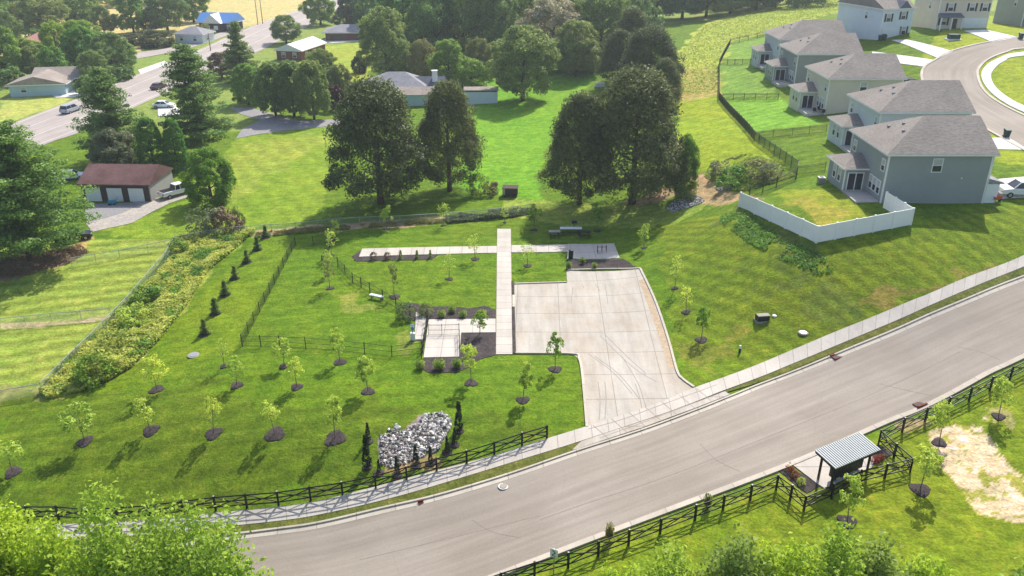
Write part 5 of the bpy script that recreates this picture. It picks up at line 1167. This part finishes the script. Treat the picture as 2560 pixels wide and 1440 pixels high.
fence('picket_fence', 'dark metal fence between the farthest two back yards', [(1800,162),(1935,162)], 1.2, rails_picket, .07, ('fencegreen','fencegreen'), post_every=2.4)
fence('picket_fence', 'dark metal fence between the grey and cream house yards', [(1806,250),(1945,250)], 1.2, rails_picket, .07, ('fencegreen','fencegreen'), post_every=2.4)
fence('picket_fence', 'dark metal fence between the cream and pale blue house yards', [(1885,350),(1980,340),(2065,332)], 1.2, rails_picket, .07, ('fencegreen','fencegreen'), post_every=2.4)
fence('picket_fence', 'dark metal fence between the pale blue and nearest house yards', [(1992,438),(2062,428)], 1.2, rails_picket, .07, ('fencegreen','fencegreen'), post_every=2.4)
fence('white_fence', 'tall white vinyl panel fence round the back yard of the nearest house', [(1848,517),(2040,607),(2276,562),(2210,520)], 1.85, panel_white, .2, ('vinyl','vinyl'), post_every=2.4, post_h=1.95)
# ---------------------------------------------------------------- furniture, small things
def simple(name, label, cat, px, py, rz=0, group=None): return empty(name, P(px, py), rz, label, cat, group)
r = simple('bench', 'small white slab bench behind the dog run fence', 'bench', 942, 748, rad(-24))
MB().box(-.85,.85,-.22,.22,.42,.5).build('seat', M['white'], r)
for s in (-1, 1): MB().box(s*.6-.06, s*.6+.06, -.18, .18, -.1, .42).build('leg', M['steel'], r)
def picnic(px, py, rz, top, label, wd=1.8):
    r = simple('picnic_table', label, 'picnic table', px, py, rz); m = MB()
    for i in range(5): m.box(-wd/2, wd/2, -.4+i*.16, -.4+i*.16+.145, .72, .77)
    m.build('table_top', M[top], r)
    for s in (-1, 1): MB().box(-wd/2, wd/2, s*.72-.14, s*.72+.14, .42, .46).build('seat', M['blackmetal'], r)
    for s in (-1, 1):
        m = MB(); x = s*wd*.35; m.bar((x,-.75,0),(x,-.2,.72),.06,.06); m.bar((x,.75,0),(x,.2,.72),.06,.06); m.bar((x,-.75,.4),(x,.75,.4),.05,.05); m.build('leg', M['blackmetal'], r)
picnic(1386, 591, rad(3), 'steel', 'dark picnic table left of the white topped one in the cedar shade', 1.5)
picnic(1427, 583, rad(-1), 'white', 'long white topped picnic table in the cedar shade', 2.9)
picnic(1460, 592, rad(4), 'blackmetal', 'black picnic table overlapping the white topped one on its right', 1.7)
r = simple('grill', 'black post mounted charcoal grill behind the picnic tables', 'grill', 1435, 572)
MB().tube([(0,0,-.1),(0,0,.85)],[.05,.05],8).build('post', M['blackmetal'], r); MB().box(-.35,.35,-.25,.25,.85,1.15).build('firebox', M['black'], r); 
m = MB(); [m.box(-.33+i*.11,-.31+i*.11,-.25,.25,1.15,1.17) for i in range(7)]; m.build('grate', M['steel'], r)
r = simple('bike_rack', 'thin brown metal rack standing on the pale patio', 'rack', 1505, 634)
for x in (-.55, 0, .55):
    m = MB(); m.tube([(x,0,0),(x,0,.85),(x,.05,.92),(x,.6,.92),(x,.65,.85),(x,.65,0)],[.03]*6,6); m.build('hoop', M['darkwood'], r)
m = MB(); m.bar((-.6,0,.06),(.6,0,.06),.05,.05); m.bar((-.6,.65,.06),(.6,.65,.06),.05,.05); m.bar((-.6,0,.9),(.6,0,.9),.05,.05); m.build('base_rail', M['darkwood'], r)
r = simple('litter_bin', 'tall dark litter bin on the left of the pale patio', 'bin', 1427, 646)
MB().lathe((0,0,0),[(.26,0),(.3,.05),(.3,.85),(.26,.9)],14).build('body', M['blackmetal'], r, True); MB().lathe((0,0,.98),[(.32,0),(.32,.06),(.18,.16)],14).build('lid', M['black'], r, True)
m = MB(); [m.box(math.cos(a)*.25-.02,math.cos(a)*.25+.02,math.sin(a)*.25-.02,math.sin(a)*.25+.02,.88,1.0) for a in (0,2.1,4.2)]; m.build('lid_bracket', M['black'], r)
r = simple('pet_station', 'white pet waste station with a blue box beside the pale slab', 'pet station', 1033, 850)
MB().box(-.04,.04,-.04,.04,-.1,1.7).build('post', M['blackmetal'], r); MB().box(-.24,.24,-.22,.12,.05,.85).build('bin', M['white'], r); MB().box(-.16,.16,-.1,.08,1.15,1.5).build('bag_box', M['roof_blue'], r); MB().box(-.2,.2,-.06,-.04,1.55,1.85).build('sign', M['white'], r)
r = simple('utility_box', 'dark green utility box with a pale lid on the right slope', 'utility box', 1905, 800, rad(8))
MB().box(-.6,.6,-.4,.4,-.1,.58).build('cabinet', M['blackmetal'], r); MB().box(-.62,.62,-.42,.2,.58,.66).build('lid', M['kerb'], r); MB().box(-.7,.7,-.5,.5,-.2,.04).build('pad', M['kerb'], r)
r = simple('utility_box', 'small dark utility box in the lawn of the close', 'utility box', 2383, 98)
MB().box(-1.0,1.0,-.6,.6,-.1,.95).build('cabinet', M['bin'], r); MB().box(-1.4,1.4,-.9,.9,-.2,.1).build('pad', M['drive'], r)
r = simple('marker_post', 'short white topped marker post on the slope near the street', 'marker post', 1849, 881)
MB().tube([(0,0,-.1),(0,0,.45)],[.12,.12],8).build('body', M['bin'], r); MB().tube([(0,0,.45),(0,0,.75)],[.12,.09],8).build('cap', M['white'], r)
def cover_plate(px, py, rr, label, mat='kerb', name='manhole_cover', h=.05, n=18, cat='manhole cover'):
    r = simple(name, label, cat, px, py); MB().lathe((0,0,-.1),[(rr,0),(rr,.1+h),(rr*.93,.12+h)],n).build('collar', M[mat], r); MB().lathe((0,0,.02+h),[(rr*.7,0),(rr*.7,.03),(rr*.6,.035)],n).build('lid', M['steel'] if mat != 'steel' else M['kerb'], r)
cover_plate(484, 888, .62, 'round pale concrete drain cover on the left lawn')
cover_plate(2008, 832, .5, 'round pinkish manhole cover on the right slope')
cover_plate(1258, 1217, .42, 'dark manhole cover in the street below the driveway', 'steel')
cover_plate(1936, 790, .22, 'tiny white valve cover beside the utility box', 'white')
def inlet(px, py, rz, label, k=.85):
    r = simple('storm_drain', label, 'storm drain', px, py, rz); r.scale = (k, k, 1); m = MB().box(-.6,.6,-.3,.3,-.05,.07); m.build('frame', M['redbox'], r)
    m = MB(); [m.box(-.5+i*.14,-.44+i*.14,-.24,.24,.072,.09) for i in range(8)]; m.build('grate', M['black'], r); MB().box(-.65,.65,.32,.5,-.05,.2).build('hood', M['redbox'], r)
inlet(2093, 893, rad(27), 'rusty red storm drain in the upper gutter of the street'); inlet(2297, 1011, rad(207), 'rusty red storm drain in the lower gutter near the fence')
inlet(1053, 1259, rad(20), 'small dark storm drain in the kerb below the rock pile', .35)
r = simple('road_sign', 'small white sign board above the black fence at the bottom edge', 'sign', 1384, 1434, rad(-25))
MB().box(-.03,.03,-.03,.03,-.3,2.2).build('post', M['steel'], r); s_ = MB().box(-.28,.28,-.05,-.03,1.5,2.2).build('board', M['white'], r)
m = MB(); m.bar((-.12,-.055,1.66),(.1,-.055,1.9),.012,.06); m.bar((.1,-.055,1.9),(-.1,-.055,2.08),.012,.06); m.bar((-.14,-.055,1.62),(.12,-.055,1.62),.012,.05); m.build('marking', M['black'], s_)
r = simple('fire_pit', 'rusty dark metal fire pit box on the middle lawn', 'fire pit', 1276, 489, rad(-4))
m = MB(); m.box(-1.1,1.1,-.8,.8,.25,1.35); m.build('box', M['darkwood'], r); m = MB(); m.box(-1.15,-.75,-.85,-.8,.35,1.3); m.build('panel', M['steel'], r)
MB().box(-1.2,1.2,-.9,.9,1.35,1.42).build('lid', M['darkwood'], r)
for s in (-1, 1): MB().box(s*.9-.08,s*.9+.08,-.8,.8,-.1,.25).build('leg', M['black'], r)
def bin_(px, py, label, rz=0):
    r = simple('wheelie_bin', label, 'wheelie bin', px, py, rz, 'dark green wheelie bins')
    MB().poly([(-.26,-.3,.08),(.26,-.3,.08),(.26,.3,.08),(-.26,.3,.08),(-.34,-.38,1.0),(.34,-.38,1.0),(.34,.42,1.05),(-.34,.42,1.05)],[(0,3,2,1),(4,5,6,7),(0,1,5,4),(1,2,6,5),(2,3,7,6),(3,0,4,7)]).build('body', M['bin'], r)
    MB().poly([(-.36,-.42,1.02),(.36,-.42,1.02),(.36,.46,1.08),(-.36,.46,1.08),(-.34,-.38,1.1),(.34,-.38,1.1),(.34,.42,1.2),(-.34,.42,1.2)],[(0,3,2,1),(4,5,6,7),(0,1,5,4),(1,2,6,5),(2,3,7,6),(3,0,4,7)]).build('lid', M['bin'], r)
    for s in (-1, 1): m = MB(); m.tube([(s*.28,.36,.12),(s*.36,.36,.12)],[.12,.12],10); m.build('wheel', M['rubber'], r)
bin_(2515, 344, 'dark green wheelie bin at the kerb beside the nearest driveways'); bin_(2551, 98, 'dark green wheelie bin at the far kerb near the top right corner')
bin_(2200, 103, 'dark green wheelie bin against the white sided house, left one'); bin_(2210, 101, 'dark green wheelie bin against the white sided house, right one')
r = simple('wheelbarrow', 'red wheelbarrow beside the porch of the nearest house', 'wheelbarrow', 2488, 505, rad(20))
MB().poly([(-.35,-.25,.35),(.35,-.25,.35),(.35,.25,.35),(-.35,.25,.35),(-.6,-.4,.75),(.6,-.4,.7),(.6,.4,.7),(-.6,.4,.75)],[(0,3,2,1),(0,1,5,4),(1,2,6,5),(2,3,7,6),(3,0,4,7)]).build('tray', noisy('red_paint', (.45,.08,.05), .1, 3, .4), r)
MB().tube([(.62,-.06,.22),(.62,.06,.22)],[.22,.22],12).build('wheel', M['rubber'], r); m = MB(); m.bar((-1.0,-.3,.55),(.6,-.08,.25),.04); m.bar((-1.0,.3,.55),(.6,.08,.25),.04); m.bar((-.35,-.28,0),(-.35,-.2,.4),.04); m.bar((-.35,.28,0),(-.35,.2,.4),.04); m.build('frame', M['wood'], r)
def pole(px, py, pt, label, arms=True):
    r = simple('utility_pole', label, 'utility pole', px, py); h = HT(Vector(r.location), pt)
    MB().tube([(0,0,-.5),(0,0,h)],[.17,.11],8).build('pole', M['wood'], r)
    if arms: MB().box(-1.1,1.1,-.06,.06,h-.9,h-.75).build('crossarm', M['wood'], r)
pole(645, 62, -15, 'wooden utility pole against the yellow field, left one'); pole(657, 60, -12, 'wooden utility pole against the yellow field, right one'); pole(527, 128, 82, 'utility pole beside the highway above the tall pine', False)
r = simple('patio_set', 'dark table and chairs set on the patio of the cream house', 'patio set', 2052, 284, 0)
MB().lathe((0,0,.7),[(.55,0),(.55,.04)],14).build('table', M['black'], r)
for a in (0, 1.57, 3.14, 4.71):
    x, y = math.cos(a) * .95, math.sin(a) * .95; m = MB().box(x-.22,x+.22,y-.22,y+.22,.4,.46); m.box(x*1.2-.2,x*1.2+.2,y*1.2-.2,y*1.2+.2,.46,.95); m.build('chair', M['black'], r)
r = simple('air_conditioner', 'grey box air conditioner beside the sunroom of the nearest house', 'air conditioner', 2052, 458)
MB().box(-.4,.4,-.4,.4,0,.8).build('cabinet', M['steel'], r); MB().lathe((0,0,.8),[(.3,0),(.3,.04)],12).build('fan_guard', M['black'], r)
r = simple('tarp_stack', 'small pale covered pile at the edge of the wood shade', 'covered pile', 1500, 217); MB().poly([(-1.2,-.6,0),(1.2,-.6,0),(1.2,.6,0),(-1.2,.6,0),(-1,-.3,.9),(1,-.4,1.0),(.9,.3,1.0),(-.9,.35,.85)],[(0,3,2,1),(4,5,6,7),(0,1,5,4),(1,2,6,5),(2,3,7,6),(3,0,4,7)]).build('tarp', M['roof_white'], r)
r = simple('garden_cart', 'teal blue garden cart parked before the middle garage door', 'cart', 281, 512, rad(15)); blu = noisy('teal_paint', (.03,.25,.38), .1, 3, .4)
MB().box(-.5,.5,-.3,.3,.25,.65).build('tray', blu, r); MB().bar((.5,0,.5),(1.0,.2,1.15),.05).build('handle', blu, r)
for x in (-.35,.35):
    for s in (-1,1): MB().tube([(x,s*.3,.17),(x,s*.38,.17)],[.17,.17],10).build('wheel', M['rubber'], r)
# ---------------------------------------------------------------- vehicles
def vehicle(kind, px, py, rz, paint, label, cat='car'):
    r = simple({'pickup': 'pickup_truck', 'suv': 'sport_utility_car'}.get(kind, 'parked_car'), label, cat, px, py, rz)
    sec = {'sedan': ([(-2.3,.35),(-2.3,.85),(-1.7,.98),(1.0,1.0),(2.2,.8),(2.3,.35)], [(-1.75,.97),(-1.1,1.42),(.45,1.45),(1.1,1.0)]),
           'suv': ([(-2.35,.4),(-2.35,1.1),(-2.2,1.15),(1.1,1.12),(2.3,.98),(2.38,.4)], [(-2.2,1.12),(-1.95,1.75),(.5,1.78),(1.25,1.1)]),
           'pickup': ([(-2.8,.45),(-2.8,1.12),(-.7,1.14),(1.35,1.15),(2.6,1.05),(2.7,.45)], [(-.75,1.12),(-.6,1.8),(.75,1.82),(1.45,1.12)])}[kind]
    w_ = .95 if kind != 'sedan' else .9; m = MB()
    n = len(sec[0]); ys = ((-w_, .0), (-w_ * .97, .06), (w_ * .97, .06), (w_, .0))
    A = [(x, -w_, z) for x, z in sec[0]] + [(x, w_, z) for x, z in sec[0]]
    m.poly(A, [tuple(range(n))[::-1], tuple(range(n, 2*n))] + [(i, (i+1) % n, n + (i+1) % n, n + i) for i in range(n)])
    body = m.build('body', paint, r)
    bv = body.modifiers.new('bevel', 'BEVEL'); bv.width = .09; bv.segments = 2
    if kind == 'pickup': MB().box(-2.68,-.85,-.8,.8,1.13,1.16).build('bed', M['black'], body)
    c = sec[1]; a = w_ * .93; t = w_ * .74; m = MB()
    V = [(c[0][0],-a,c[0][1]),(c[1][0],-t,c[1][1]),(c[2][0],-t,c[2][1]),(c[3][0],-a,c[3][1])]; V += [(x,-y,z) for x,y,z in V]
    m.poly(V, [(3,2,1,0),(4,5,6,7),(0,1,5,4),(1,2,6,5),(2,3,7,6),(0,4,7,3)]).build('windows', M['glass'], r)
    m = MB(); m.box(c[1][0]-.03, c[2][0]+.03, -t-.02, t+.02, c[1][1]-.02, c[2][1]+.05)
    for s in (-1, 1):
        for x0, x1 in ((c[0], c[1]), (c[3], c[2])): m.bar((x0[0], s*a, x0[1]), (x1[0], s*t, x1[1]), .08)
        xm = (c[1][0]+c[2][0])/2; m.bar((xm, s*a*1.0, c[0][1]), (xm, s*t, c[1][1]), .09)
    m.build('roof', paint, r)
    k = sec[0]; fx = k[-1][0]; rx = k[0][0]
    for x in (fx - .85, rx + .9):
        for s in (-1, 1):
            o = MB().tube([(x, s*(w_-.12), .33), (x, s*(w_+.03), .33)], [.34,.34], 14).build('tyre', M['rubber'], r); MB().tube([(x, s*(w_+.02), .33), (x, s*(w_+.045), .33)], [.2,.2], 10).build('rim', M['steel'], o)
    for s in (-1, 1):
        MB().box(fx-.06, fx+.03, s*w_*.72-.18, s*w_*.72+.18, .66, .82).build('headlight', M['curtain'], r); MB().box(rx-.03, rx+.06, s*w_*.78-.12, s*w_*.78+.12, .7, .9).build('tail_light', M['redbox'], r)
    MB().box(fx-.02, fx+.06, -w_*.9, w_*.9, .38, .55).build('bumper', M['blackmetal'] if kind == 'pickup' else paint, r)
    return r
pw = base_mat('white_car_paint', (.75,.75,.77), .25, 0, .6)[0]; ps = base_mat('silver_car_paint', (.38,.42,.47), .25, .3, .6)[0]; pd = base_mat('dark_red_car_paint', (.05,.015,.02), .25, 0, .6)[0]; pk = base_mat('black_car_paint', (.01,.01,.012), .2, 0, .6)[0]
hd = math.atan2((P(240,255) - P(110,300)).y, (P(240,255) - P(110,300)).x)
vehicle('suv', 178, 281, hd, ps, 'silver car driving on the highway at the left'); vehicle('sedan', 397, 222, hd, pd, 'dark red car driving on the highway beside the tall pine')
vehicle('sedan', 410, 269, 0, pw, 'white car partly hidden by the tall pine'); vehicle('sedan', 138, 230, rad(5), pw, 'white car in the drive of the tan ranch house'); vehicle('sedan', 164, 220, rad(8), ps, 'grey car under the carport of the tan ranch house')
vehicle('pickup', 446, 487, rad(50), pw, 'white pickup truck parked beside the garage', 'pickup truck'); vehicle('suv', 2548, 489, rad(176), pw, 'white car cut by the right edge on the nearest driveway')
vehicle('suv', 2262, 220, rad(90), pk, 'black car behind the cream house'); vehicle('sedan', 185, 600, rad(28), pk, 'black car under the skirts of the huge pine')
vehicle('sedan', 178, 448, rad(15), pw, 'white car half hidden by the huge pine behind the garage')
# ---------------------------------------------------------------- haze
hm = bpy.data.materials.new('haze'); hm.use_nodes = True; hn = hm.node_tree; hn.nodes.remove(hn.nodes['Principled BSDF'])
pv = hn.nodes.new('ShaderNodeVolumePrincipled'); pv.inputs['Color'].default_value = (.86,.93,1,1); pv.inputs['Density'].default_value = .00026; pv.inputs['Anisotropy'].default_value = .3
hn.links.new(pv.outputs[0], hn.nodes['Material Output'].inputs['Volume'])
zt = HC + 6; tag(MB().box(-26000, 26000, -600, 3300, float(GZ.min()) - 1, zt).build('haze', hm), kind='stuff')
